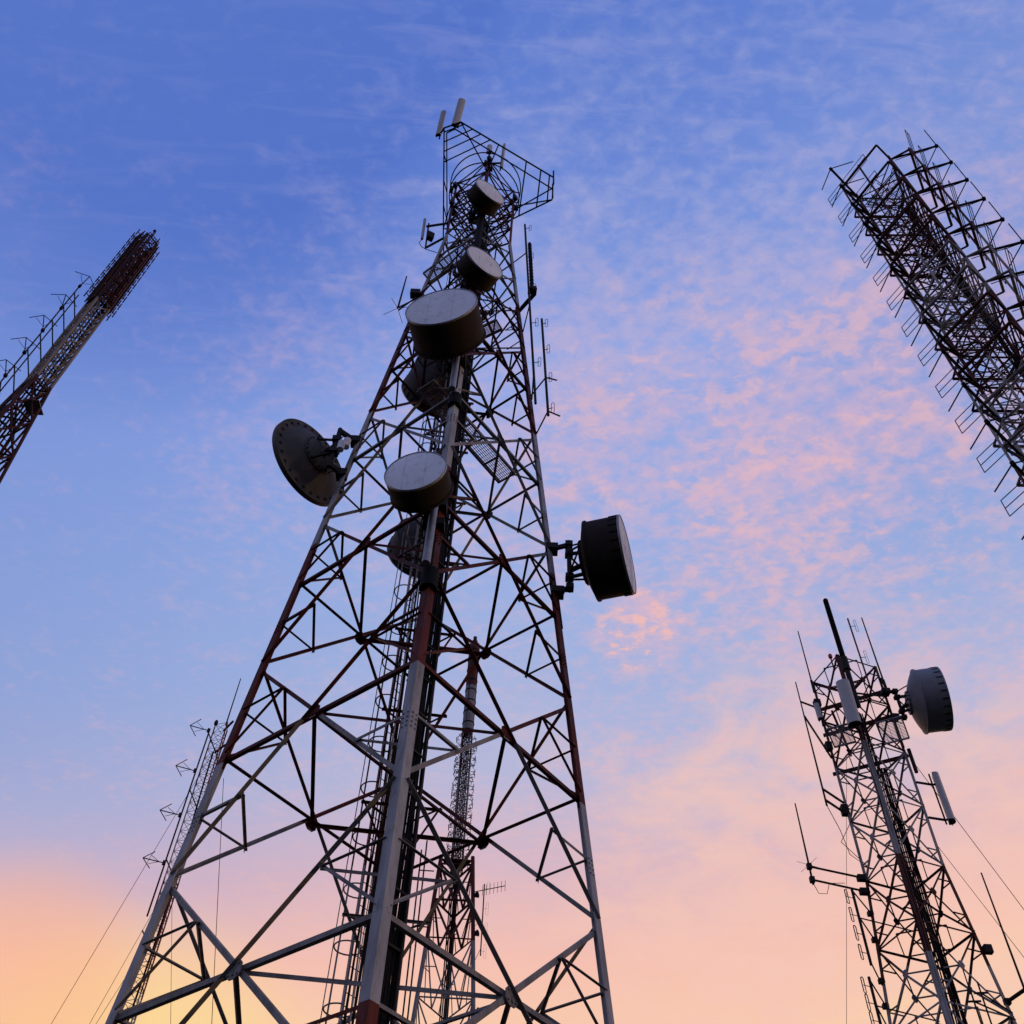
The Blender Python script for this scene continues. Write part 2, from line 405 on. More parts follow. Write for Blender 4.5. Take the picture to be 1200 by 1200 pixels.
for i, z in enumerate(zs0):
    m0, m1 = ms0[i], ms0[i+1]; big_ = z < 37
    ws = .108 if big_ else .085; wh = .105 if big_ else .075; w2 = .072
    sec = z < 43; Mid = []
    for k in range(4):
        A0, B0, A, B, A1, B1 = corner(k, m0), corner(k+1, m0), corner(k, z), corner(k+1, z), corner(k, m1), corner(k+1, m1)
        n = -((B-A).cross(Z)).normalized(); ctr = V((CX, CY, z))
        mid = (A+B)/2
        if n.dot(mid-ctr) < 0: n = -n
        Mid.append(mid)
        oa, ob = k == 3, k == 0; fb = k in (1, 2)
        facebar('diagonal_brace', lerp(A0, B1, .018), lerp(A0, B1, .982), ws, n, fb, .03, oa)
        facebar('diagonal_brace', lerp(B0, A1, .018), lerp(B0, A1, .982), ws, n, fb, .05, ob)
        facebar('horizontal_brace', A, B, wh, n, True, extra=.07)
        # gusset plate with bolts
        gs = .19 if big_ else .15
        e = (B-A).normalized(); gp = [mid+e*gs*a_+Z*gs*b_-n*.02 for a_, b_ in ((-1, -.45), (-.45, -1), (.45, -1), (1, -.45), (1, .45), (.45, 1), (-.45, 1), (-1, .45))]
        gg = K.new('gusset_plate'); gg.plate(gp, .024, n)
        for a_, b_ in ((-.6, -.5), (.6, -.5), (-.6, .5), (.6, .5), (0, .55), (0, -.55)):
            c = mid+e*gs*a_+Z*gs*b_; gg.tube(c-n*.03, c+n*.022, .022, 6)
        if sec:
            if not big_: w2 = .05
            for (L0, Lz, L1, s1) in ((A0, A, A1, 0), (B0, B, B1, 1)):
                P, Q = (L1+mid)/2, (L0+mid)/2
                facebar('secondary_brace', P, lerp((Lz+L1)/2, P, .08), w2, n, fb, 0, not fb); facebar('secondary_brace', P, lerp(Lz, P, .10), w2, n, fb, .02, not fb)
                facebar('secondary_brace', Q, lerp((L0+Lz)/2, Q, .06), w2, n, fb or s1 == 0)
    for k in range(4):
        a, b = Mid[k], Mid[(k+1) % 4]
        K.new('plan_brace').angle(a, b, .09 if big_ else .07, Z*-1, (V((CX, CY, z))-a), .01)
        if big_:
            c1_ = corner(k+1, m1); c0_ = corner(k+1, m0)
            for cc in (c1_, c0_):
                K.new('plan_brace').angle((cc+Mid[k])/2, (cc+Mid[(k+1) % 4])/2, .07, Z*-1, V((CX, CY, z))-cc, .009)
    K.new('plan_brace').bar(Mid[0]-Z*.06, Mid[2]-Z*.06, .06, .07) if i % 2 else K.new('plan_brace').bar(Mid[1]-Z*.06, Mid[3]-Z*.06, .06, .07)
# straight top section
tz = [49.0, 50.8, 52.6, 54.4, 56.2]
for a_, b_ in zip(tz[:-1], tz[1:]):
    for k in range(4):
        A, B, A1, B1 = corner(k, a_), corner(k+1, a_), corner(k, b_), corner(k+1, b_)
        n = ((A+B)/2-V((CX, CY, a_))).normalized()
        facebar('diagonal_brace', A, B1, .07, n); facebar('diagonal_brace', B, A1, .07, n, True, .03)
        facebar('horizontal_brace', A1, B1, .07, n)
    K.new('plan_brace').bar(corner(0, b_), corner(2, b_), .05); K.new('plan_brace').bar(corner(1, b_), corner(3, b_), .05)
K.new('horizontal_brace').bar(corner(3, 49), corner(0, 49), .08)
K.flush(95)
# hoops round the head of the tower
for zz, r_ in ((54.6, 1.95), (56.1, 2.0)):
    b = MB(); b.path([V((CX+r_*math.cos(t*2*math.pi/40), CY+r_*math.sin(t*2*math.pi/40), zz)) for t in range(40)], .035, 6, True)
    for k in range(4): b.bar(corner(k, zz), V((CX, CY, zz))+(corner(k, zz)-V((CX, CY, zz))).normalized()*r_, .05)
    b.build('head_hoop', M['dark'], main)
# triangular head frame (outer rails, inner rails, ties)
HZ = 54.0
def P54(x, y, z=HZ): return atz(x, y, z)
tri = MB()
outer = [P54(x, y) for x, y in ((540, 143), (648.7, 208), (647, 234), (520, 296), (519.5, 268), (520.5, 150))]
inner = [P54(x, y) for x, y in ((533, 151), (646.7, 221), (524, 291), (523.5, 156))]
for L, w_ in ((outer, .07), (inner, .06)):
    for i in range(len(L)): tri.bar(L[i], L[(i+1) % len(L)], w_)
def lerp(a, b, t): return a+(b-a)*t
for t in (.70, .86, .955): tri.bar(lerp(outer[0], outer[1], t), lerp(outer[3], outer[2], t), .075)
for t in (.03, .10, .17, .25): tri.bar(lerp(outer[0], outer[1], t*1.25), lerp(outer[5], outer[4], t*1.3), .055)
for t in (.25, .5, .75): tri.bar(lerp(outer[5], outer[4], t), lerp(inner[3], inner[2], t), .05)
for k in range(4):
    c = corner(k, HZ); j = min(outer, key=lambda q: (q-c).length)
    tri.bar(c, j, .06)
tri.bar(lerp(outer[0], outer[1], .4), corner(0, HZ), .06); tri.bar(lerp(outer[2], outer[3], .35), corner(1, HZ), .06)
tri.build('head_frame', M['dark'], main)
rl = MB()
for p, zz in ((outer[1], 55.6), (lerp(outer[1], outer[2], .6), 55.2)): rl.tube(p-Z*1.0, p+Z*1.0, .045, 6)
rl.build('corner_post', M['dark'], main)
for lb, p_, n_ in (('dark radio units strapped to the left leg at the tower head', corner(3, 55.2), 3), ('dark radio units strapped to the right leg at the tower head', corner(1, 54.6), 3), ('dark radio units at the very top of the front leg of the tower', corner(0, 55.3), 3), ('dark radio boxes hanging below the head hoops on the left', corner(3, 52.6), 2)):
    t = thing('radio_unit', lb, 'radio unit', p_, 'radio units at the tower head')
    for i in range(n_):
        a_ = azv(140*i+30, .24); c_ = p_+a_+Z*(.35*i-.3); MB().box(c_, .12, .09, .2, Matrix.Rotation(i*.9, 3, 'Z')).build('box', M['dark'], t)
        MB().bar(c_, p_+Z*(.35*i-.3), .05).build('strap', M['dark'], t)
    MB().path([p_+a_-Z*.5, p_+a_*.5-Z*.9, p_+a_*.7-Z*1.6, p_-Z*2.2], .022, 5).build('cable', M['black'], t)
# ladder with safety cage beside the rear leg
ldo = MB(); rung = MB(); cage = MB(); feed = MB()
def ladpt(z, sx=0, sy=0):
    p = corner(2, z); e = (corner(3, z)-p).normalized(); f = (corner(1, z)-p).normalized()
    return p+e*(1.0+sx)+f*(.10+sy)
def polyz(fn, z0, z1, st): 
    k_ = int((z1-z0)/st); return [fn(z0+(z1-z0)*i/k_) for i in range(k_+1)]
for s_ in (-.2, .2): ldo.path(polyz(lambda z: ladpt(z, s_, 0), GZ, 49, 6), .035, 5)
z = GZ+.5
while z < 49: rung.tube(ladpt(z, -.2), ladpt(z, .2), .014, 5); z += .32
ldo._m(rung); lad = ldo.build('ladder', M['main'], main)
z = 4.0
while z < 48.5:
    pts = [ladpt(z, .38*math.sin(t), -.36+.38*math.cos(t)*-1) for t in [rad(a) for a in range(-150, 151, 20)]]
    cage.path([ladpt(z, -.2)]+pts+[ladpt(z, .2)], .022, 5); z += 1.55
for t in (-100, -50, 0, 50, 100): cage.path(polyz(lambda zz: ladpt(zz, .4*math.sin(rad(t)), -.36-.4*math.cos(rad(t))), 4, 48.5, 5), .014, 4)
cage.build('safety_cage', M['main'], lad)
for i in range(7):
    fc = MB(); fc.path([ladpt(z_, -.42-.07*i+.02*math.sin(z_*.9+i), .05+.04*math.cos(z_*.6+i*2)) for z_ in [GZ+k_*1.3 for k_ in range(36)]], .024+.006*(i % 3), 5)
    fc.build('feeder_cable', M['black'] if i % 3 else M['galv'], main)
for i in range(7):
    fc = MB(); fc.path([ladpt(z_, -.28+.085*i+.02*math.sin(z_*.7+i), .14+.05*math.cos(z_*.5+i*2)) for z_ in [GZ+k_*1.3 for k_ in range(36)]], .020+.006*(i % 3), 5)
    fc.build('feeder_cable', M['black'] if i % 4 else M['galv'], main)
cl = MB()
z = 3.0
while z < 46: cl.bar(ladpt(z, -.36, .02), ladpt(z, -.9, .02), .09, .12); z += 1.9
cl.build('cable_clamps', M['black'], main)
# cable tray behind the front leg
def traypt(z, s_, dpt=0):
    p = corner(0, z); e = (corner(1, z)-p).normalized(); f = (corner(3, z)-p).normalized()
    return p+e*(.50+s_)+f*(.30+dpt)
tr = MB()
for s_ in (-.17, .38): tr.path(polyz(lambda z: traypt(z, s_), GZ, 51, 6), .045, 4)
z = 0.0
while z < 51: tr.bar(traypt(z, -.17), traypt(z, .38), .05, .03); z += 1.1
tray = tr.build('cable_tray', M['dark'], main)
for i in range(8):
    fc = MB(); fc.path([traypt(z_, -.10+.062*i+.012*math.sin(z_*.8+i*2), .07+.02*math.sin(z_+i)) for z_ in [GZ+k_*1.4 for k_ in range(37)]], .034 if i % 2 else .027, 6)
    fc.build('cable', M['black'] if i != 2 else M['galv'], tray)
fc = MB(); fc.path([traypt(z_, .47+.03*math.sin(z_*1.3), .1) for z_ in [GZ+k_*1.2 for k_ in range(30)]], .03, 6); fc.build('cable', M['black'], tray)
# walkways
def walkway(p, q, wd, dz_=.0):
    dv = (q-p).normalized(); sd_ = dv.cross(Z).normalized(); b = MB(); gr = MB(); L = (q-p).length
    for s_ in (-1, 1): b.bar(p+sd_*s_*wd/2, q+sd_*s_*wd/2, .16, .06, Z)
    n_ = int(L/.9)
    for i in range(n_+1): c = p+dv*L*i/n_; b.bar(c-sd_*wd/2, c+sd_*wd/2, .06)
    for i in range(9):
        o_ = (i-4)*wd/9.5; gr.bar(p+sd_*o_+Z*.06, q+sd_*o_+Z*.06, .03, .02, Z)
    for i in range(int(L/.16)): c = p+dv*(i*.16+.08)+Z*.075; gr.bar(c-sd_*wd/2, c+sd_*wd/2, .012, .012)
    o = b.build('walkway', M['deck'], main); gr.build('grating', M['deck'], o)
    return o
walkway(atz(499, 452, 29.9), atz(594, 560, 29.9), .72)
wz = 43.7; walkway(atz(501, 326, wz), atz(556, 286, wz), .62)
walkway(lerp(corner(3, 37.6), corner(2, 37.6), .35), lerp(corner(0, 37.6), corner(1, 37.6), .5), .5)
# rest platforms of thin plate
for zz in (41.9, 48.9):
    rp = MB(); c3, c2, c1p, c0p = [corner(k, zz)*.72+V((CX, CY, zz))*.28 for k in (3, 2, 1, 0)]
    for i in range(12): rp.bar(lerp(c3, c0p, i/11), lerp(c2, c1p, i/11), .03)
    for i in range(5): rp.bar(lerp(c3, c2, i/4), lerp(c0p, c1p, i/4), .05)
    rp.build('rest_platform', M['deck'], main)

# ================================================================== dishes
def bolts_ring(b, c, n, r, num, size, ln=.03):
    dv, a, e = basis(n)
    for i in range(num):
        t = 2*math.pi*i/num; p = c+(a*math.cos(t)+e*math.sin(t))*r; b.tube(p-dv*ln, p+dv*ln, size, 6)
def drum(name, label, c, az, D, dep, leg, shm='shroud', radm='radome', tabs=0, tilt=0, cone=.32, group=None, gap=.4, half=None, hub=.36):
    n = azv(az); R_ = D/2; base = V((leg.x, leg.y, leg.z)) if leg is not None else c
    t = thing(name, label, 'dish antenna', c-n*(dep+.5), group)
    # radome: a taut, slightly domed disc with a rim
    b = MB(); b.lathe(c, n, [(.001, .035), (R_*.5, .030), (R_*.85, .018), (R_*.985, .0)], 64); rd_ = smoothmerge(b.build('radome', M[radm], t))
    sb = MB(); s0 = n.cross(Z)
    for f_ in (-.33, .36): hh = R_*.93*math.sqrt(1-f_*f_); sb.bar(c+s0*R_*f_-Z*hh+n*.012, c+s0*R_*f_+n*.034, .012, .006, n); sb.bar(c+s0*R_*f_+n*.034, c+s0*R_*f_+Z*hh+n*.012, .012, .006, n)
    sb.build_each('seam', M['seam'], rd_)
    b = MB(); b.lathe(c, n, [(R_*.985, 0), (R_*.985, .02), (R_*1.012, .02), (R_*1.012, -.05)], 64); b.build('rim', M['galv'], t)
    b = MB(); b.lathe(c, n, [(R_, -.0), (R_, -dep), (R_*1.035, -dep), (R_*1.035, -dep-.07), (R_*.99, -dep-.07)], 64)
    sh = smoothmerge(b.build('shroud', M[shm], t))
    if tabs:
        tb = MB(); dv, a, e = basis(n)
        for i in range(tabs):
            q = 2*math.pi*(i+.3)/tabs; rr = (a*math.cos(q)+e*math.sin(q)); sd_ = n.cross(rr)
            tb.bar(c+rr*(R_+.012)-n*.05, c+rr*(R_+.012)-n*(.33 if dep > .8 else .25), .045, .03, sd_)
        tb.build_each('clip', M['dark'], sh)
    # parabolic back
    pr = [(R_*.99, -dep-.07)]; hr = R_*hub
    for i in range(1, 9):
        f = i/8; r_ = R_*.99+(hr-R_*.99)*f; pr.append((r_, -dep-.07-D*cone*.5*(1-(r_/R_)**2)))
    y2 = pr[-1][1]; pr += [(hr, y2), (hr, y2-.10), (.001, y2-.10)]
    b = MB(); b.lathe(c, n, pr, 56); bk = smoothmerge(b.build('dish_back', M[shm], t))
    hb = MB(); bolts_ring(hb, c+n*(y2-.04), n, hr*1.03, 16, .02, .05); hb.build('hub_bolts', M['dark'], bk)
    # mount
    yb = y2-.12
    pc = c+n*(yb-gap); hp = half or R_*.62
    b = MB(); b.tube(pc-Z*hp, pc+Z*hp, .075, 12); b.build('mount_pipe', M['dark'], t)
    b = MB(); s_ = n.cross(Z)
    for zz in (-.5, .5):
        p1 = pc+Z*zz*hr*1.6; b.bar(p1, c+n*(yb+.05)+Z*zz*hr*1.5, .10, .08)
        b.box(p1, .13, .13, .09)
        b.bar(p1+s_*.1, c+n*(yb+.03)+s_*hr*.9+Z*zz*hr*.3, .05, .05); b.bar(p1-s_*.1, c+n*(yb+.03)-s_*hr*.9+Z*zz*hr*.3, .05, .05)
    b.tube(pc+Z*hp*.8, c-n*(dep+.05)+Z*R_*.8, .03, 8); b.tube(c+n*(yb+.3), pc-Z*.25, .09, 10)
    b.build('mount_frame', M['dark'], t)
    fc = MB(); e_ = leg_at(leg, pc.z-.9); e2 = leg_at(leg, pc.z-2.6); cc = V((leg.fn(pc.z).x, leg.fn(pc.z).y, 0))
    fc.path([c+n*(yb+.05), c+n*(yb-.12)-Z*.12, pc-Z*.55+s_*.12, pc-Z*.95+s_*.1, lerp(pc, e_, .5)-Z*.75, e_+Z*.05, lerp(e_, e2, .3), e2], .028, 6)
    fc.build('feeder_cable', M['black'], t)
    if leg is not None:
        for s2 in (-.86, .86):
            b = MB(); p1 = pc+Z*hp*s2; q1 = leg_at(leg, p1.z)
            b.bar(p1, q1, .16, .10, Z); b.box(p1, .12, .12, .10); b.box(q1, .2, .2, .12)
            b.build_each('mount_arm', M['dark'], t)
    return t
def leg_at(leg, z):
    return leg['fn'](z) if isinstance(leg, dict) else V((leg.x, leg.y, z))
class Leg:
    def __init__(s, fn, z): s.fn = fn; p = fn(z); s.x, s.y, s.z = p.x, p.y, p.z
def leg_at(leg, z): return leg.fn(z)
FL = lambda z: corner(0, z); RL = lambda z: corner(1, z); BL = lambda z: corner(2, z); LL = lambda z: corner(3, z)
c = ath(574.6, 224.3, 18.35); drum('microwave_dish', 'highest small grey drum dish on the central tower, under the hoops', c, 145, 1.68, .74, Leg(FL, c.z))
c = ath(568.6, 306.9, 17.8); drum('microwave_dish', 'small drum dish just above the largest round white-faced drum', c, 145, 1.76, .74, Leg(FL, c.z))
c = ath(517, 359, 16.3); drum('microwave_dish', 'largest white-faced black drum dish high on the front of the central tower', c, 193, 2.52, 1.28, Leg(FL, c.z))
c = ath(486.7, 551.7, 15.75); drum('microwave_dish', 'white-faced drum dish halfway up the central tower, left of its front leg', c, 193, 1.66, .66, Leg(FL, c.z))
c = ath(734.8, 649.5, 21.05); drum('microwave_dish', 'big brown drum dish standing out on the right of the central tower', c, 108.5, 2.55, 1.1, Leg(RL, c.z), tabs=26, gap=.42, half=1.2, cone=.2, hub=.55)
c = V((-4.15, 24.7, 39.2)); drum('microwave_dish', 'grey drum dish behind the central tower, seen from below under the largest drum', c, 331, 2.6, 1.35, Leg(BL, c.z), 'rearshroud', tabs=24, gap=.35)
c = V((-3.8, 26.1, 29.7)); drum('microwave_dish', 'dark grey drum dish behind the central tower, below the halfway drum', c, 335, 2.2, 1.0, Leg(BL, c.z), 'rearshroud', tabs=18, gap=.35)
# black wrapped couplings on the front leg
for px, y0, y1, gl in ((507, 655, 682, 'lower'), (536, 448, 466, 'middle'), (559, 270, 286, 'upper')):
    pass
for z_, hl in ((18.35, .35), (27.95, .35), (44.6, 2.6)):
    bz = MB()
    p, q = corner(0, z_-hl), corner(0, z_+hl); wr_ = .22 if hl < 1 else .16; cc = V((CX, CY, z_)); e = (cc-p).normalized()*.10
    bz.tube(p+V((e.x, e.y, 0)), q+V((e.x, e.y, 0)), wr_, 12)
    bz.build('leg_wrap', M['black'], main)
# mount pipes of front dishes run on below them
for px, z0, z1 in ((0, 18.6, 21.3), (0, 28.2, 31.0)):
    p = corner(0, z0)+azv(193)*.28+V((-.05, 0, 0)); q = corner(0, z1)+azv(193)*.28+V((-.05, 0, 0))
    MB().tube(p, q, .11, 12).build('dish_pole', M['galv'], main)
# open dish seen from behind, on the left leg
def opendish():
    az = 308; n = azv(az); h = 22.4; c = ath(361.8, 542.3, h); R_ = 3.45/2
    t = thing('microwave_dish', 'wide open dish seen from behind with holes round its rim, left of the tower', 'dish antenna', c-n*1.0)
    pr = [(.001, -.62)]
    for i in range(1, 13): r_ = R_*.80*i/12; pr.append((r_, -.62+.62*(r_/(R_*.80))**2*.75))
    ye = pr[-1][1]; pr += [(R_*.80, ye), (R_*.97, ye+.03), (R_*.97, ye+.03), (R_, ye+.03), (R_, 0.06)]
    b = MB(); b.lathe(c, n, pr, 72)
    b.lathe(c, n, [(R_, .06), (R_*.97, .06), (R_*.97, ye+.06), (R_*.8, ye+.03)]+[(R_*.8*i/8, -.6+.62*((i/8))**2*.75) for i in range(7, -1, -1)], 72)
    o = smoothmerge(b.build('reflector', M['bowl'], t))
    hb = MB(); dv, a, e = basis(n)
    for i in range(26):
        q = 2*math.pi*i/26; p = c+n*(ye+.010)+(a*math.cos(q)+e*math.sin(q))*R_*.885; hb.tube(p-n*.012, p+n*.02, .062, 14)
    hb.build_each('rim_hole', M['hole'], o)
    b = MB(); b.lathe(c-n*.62, n, [(R_*.42, .12), (R_*.42, .05), (R_*.39, .02), (R_*.36, -.02), (R_*.15, -.07), (R_*.15, -.07), (.13, -.07), (.13, -.22), (.001, -.22)], 48)
    hub = smoothmerge(b.build('hub_ring', M['bowl'], t))
    bb = MB(); bolts_ring(bb, c-n*.60, n, R_*.405, 22, .02, .06); bb.build('hub_bolts', M['dark'], hub)
    pc = c-n*1.28
    MB().tube(pc-Z*1.25, pc+Z*1.05, .085, 12).build('mount_pipe', M['dark'], t)
    b = MB(); s_ = n.cross(Z)
    for zz in (-.35, .35):
        b.bar(pc+Z*zz, c-n*.62+Z*zz*1.6+s_*.35, .07); b.bar(pc+Z*zz, c-n*.62+Z*zz*1.6-s_*.35, .07); b.box(pc+Z*zz, .15, .15, .12)
    b.tube(pc+Z*.8, c-n*.5+Z*.7+s_*.5, .045, 8); b.tube(c-n*.8, pc, .1, 10)
    b.build('mount_frame', M['dark'], t)
    b = MB()
    for zz in (.95, -1.1):
        q = corner(3, pc.z+zz); b.bar(pc+Z*zz, q, .2, .12, Z); b.box(q, .18, .18, .16)
    b.build_each('mount_arm', M['dark'], t)
    b = MB()
    for o_, zz in ((.25, .25), (.05, -.15)):
        b.tube(pc-n*.25+s_*o_+Z*(zz-.22), pc-n*.25+s_*o_+Z*(zz+.22), .13, 14)
    b.build_each('radio_unit', M['radome'], t)
    fc = MB(); fc.path([pc+V((.2*math.sin(i*.9), .1*math.cos(i*1.3), .7-i*.12)) for i in range(13)], .018, 5); fc.build('cable', M['black'], t)
opendish()

# ---------------------------------------------------------------- small antennas on the main tower
def panelant(label, p0, p1, wd, th_, facing, group=None, parent_pt=None, arm=None, name='panel_antenna'):
    """flat sector antenna between two points, facing an azimuth"""
    t = thing(name, label, 'panel antenna', p0, group)
    ax = (p1-p0).normalized(); n = azv(facing); n = (n-ax*n.dot(ax)).normalized(); s_ = ax.cross(n)
    L = (p1-p0).length
    pts = []
    for i in range(9):
        a = math.pi*i/8; pts.append((math.cos(a)*wd/2, math.sin(a)*th_*.6))
    pts += [(-wd/2, -th_*.4), (wd/2, -th_*.4)]
    b = MB(); k = len(pts)
    lo = [p0+s_*a_+n*b_ for a_, b_ in pts]; hi = [p1+s_*a_+n*b_ for a_, b_ in pts]
    b.add(lo+hi, [(i, (i+1) % k, (i+1) % k+k, i+k) for i in range(k)])
    b.add(hi, [tuple(range(k))]); b.build('radome', M['panel'], t)
    e = MB(); e.add([x-ax*.001 for x in lo]+[x-ax*.06 for x in lo], [(i+k, (i+1) % k+k, (i+1) % k, i) for i in range(k)]+[tuple(range(2*k-1, k-1, -1))])
    for s2 in (-.25, .25): e.tube(p0+s_*wd*s2-ax*.05, p0+s_*wd*s2-ax*.16, .022, 6)
    e.build('end_cap', M['dark'], t)
    if arm:
        b = MB(); pp = [(p0*(1-f)+p1*f)-n*(th_*.4+.12) for f in (-.05, 1.02)]
        b.tube(pp[0], pp[1], .04, 8)
        for f, tgt in arm:
            q = lerp(pp[0], pp[1], f); b.bar(q, q+n*.14, .07); b.bar(q, tgt(q), .07, .09) if tgt else None
        b.build_each('bracket', M['dark'], t)
    return t
a0 = atz(516, 148, 55.0)
panelant('narrow grey panel antenna, left of the two on the topmost corner', atz(513.5, 158, 54.4), atz(519.8, 131, 56.6), .30, .16, 200, 'sector panels on the head frame', arm=[(.2, lambda q: outer[5]), (.85, None)])
panelant('wide grey panel antenna, right of the two on the topmost corner', atz(533.5, 147, 54.6), atz(541.5, 117.5, 57.2), .42, .2, 165, 'sector panels on the head frame', arm=[(.1, lambda q: outer[0]), (.85, None)])
p = atz(573, 179, 55.2); panelant('short pale panel antenna on the head of the tower, above the hoops', p, p+Z*1.1, .3, .16, 180, arm=[(.2, lambda q: corner(0, q.z))])
p = atz(588, 196, 54.6); panelant('thin upright panel antenna right of the highest drum dish', p, atz(591.5, 169, 56.9), .14, .1, 150, arm=[(.3, lambda q: corner(0, q.z))])
# equipment cluster on the left leg near the head
pA = atz(495.5, 281, 49.2)
t = thing('radio_cluster', 'small antenna and radio box on two arms left of the tower head', 'antenna', pA)
MB().tube(atz(494.5, 280, 49.0), atz(498, 257, 50.9), .075, 10).build('radome', M['panel'], t)
b = MB()
for y, zz in ((265.5, 50.3), (290, 48.4)): b.bar(atz(499.5, y, zz), corner(3, zz+.1), .12, .09, Z)
b.tube(atz(498.5, 291, 48.3), atz(502.5, 262, 50.7), .045, 8); b.build_each('bracket', M['dark'], t)
MB().box(atz(504.3, 277, 49.3), .17, .13, .32, Matrix.Rotation(rad(25), 3, 'Z')).build('radio_box', M['shroud'], t)
fc = MB(); fc.path([atz(494.5, 281, 49), atz(491, 284, 48.8), atz(494, 289, 48.5), atz(499, 292, 48.2), atz(512, 296, 48.1)], .02, 5); fc.build('cable', M['black'], t)
# left boom with whip and ground-plane rods
t = thing('whip_antenna', 'thin whip antenna with crossed rods on a boom left of the largest drum', 'whip antenna', atz(466, 362, 39))
b = MB()
for o_ in (0, 1.6): b.tube(atz(465.5+o_, 361+o_*1.5, 39), corner(3, 41.6)+V((0, 0, o_*.15)), .035, 6)
b.build('boom', M['dark'], t)
b = MB(); b.tube(atz(466.5, 360, 39.0), atz(476.5, 324, 41.4), .045, 6, .03); b.build('whip', M['dark'], t)
b = MB(); c0 = atz(466, 361, 39)
for a in (20, 110, 200, 290): b.tube(c0, c0+azv(a, .62)-Z*.25, .012, 4)
b.build('ground_rod', M['dark'], t)
MB().box(corner(3, 41.7)+V((-.15, -.1, .1)), .22, .16, .2).build('clamp_box', M['dark'], t)
# folded dipole masts at the right
def mastline(x, y, h): return ath(x, y, h)
def dipole_mast(label, p0, p1, rad_, n, span, side, group=None, arms=(), rods=.34, w_=.055, cat='dipole array', from_=.06, to_=.94, rr=.012):
    t = thing('dipole_array', label, cat, p0, group); MB().tube(p0, p1, rad_, 8).build('mast', M['dark'], t)
    for i in range(n):
        f = from_+(to_-from_)*i/max(1, n-1); c = lerp(p0, p1, f); q = c+side*span
        b = MB(); b.tube(c, q, .016, 5)
        wv = side.normalized()*w_
        b.path([q-wv+Z*rods*.86, q-wv*.6+Z*rods, q+wv*.6+Z*rods, q+wv+Z*rods*.86, q+wv-Z*rods*.86, q+wv*.6-Z*rods, q-wv*.6-Z*rods, q-wv-Z*rods*.86], rr, 4, True)
        b.build('folded_dipole', M['dark'], t)
    b = MB()
    for f, tgt in arms: b.tube(lerp(p0, p1, f), tgt, .03, 6)
    if b.v: b.build_each('arm', M['dark'], t)
    return t
h = 20.2
pb = ath(627.5, 478, h); lean = (corner(1, 46)-corner(1, 36))/10; pt = pb+lean*.5*(48.6-pb.z)+Z*(48.6-pb.z)*.5; lz = (lean*.45+Z*.55)

dipole_mast('tall thin mast with folded dipoles close along the right leg of the central tower', pb+Z*.3, pt, .05, 5, .28, V((.9, -.2, 0)), 'folded dipole masts right of the tower', arms=[(.14, corner(1, 34.3)), (.48, corner(1, 39.8)), (.80, corner(1, 46.8))], to_=.97, from_=.18)
pb = ath(642.5, 487, h); pt = ath(636.5, 375, h); pt = pb+lz*(pt.z-pb.z)
dipole_mast('outer mast with folded dipoles standing off farthest right of the tower', pb, pt, .05, 4, .2, V((.9, -.3, 0)), 'folded dipole masts right of the tower', arms=[(.04, corner(1, 31.9)), (.04, pb+V((.45, .1, .15))), (.36, corner(1, 34.6)), (.36, lerp(pb, pt, .36)+V((.45, .1, 0)))])
# ribbed black collinear antenna on a bracket
t = thing('collinear_antenna', 'black ribbed rod antenna standing on a bracket right of the upper tower', 'rod antenna', ath(624.5, 340, 20.2))
h = 20.4; p0 = ath(623.6, 340, h); p1 = p0+lz*(ath(619, 286, h).z-p0.z); L = (p1-p0).length
b = MB(); pr = []
for i in range(29): pr += [(.085 if i % 2 else .10, L*i/29), (.10 if i % 2 else .085, L*(i+.5)/29)]
pr = [(.001, 0)]+pr+[(.085, L), (.001, L+.03)]; b.lathe(p0, lz, pr, 14); b.build('rod', M['black'], t)
b = MB(); q = corner(1, p0.z+.1); b.plate([p0+V((.22, -.1, 0)), p0+V((.2, .2, 0)), q+V((0, .2, 0)), q+V((0, -.05, 0))], .16, Z); b.box(p0, .2, .16, .13); b.build_each('bracket', M['dark'], t)

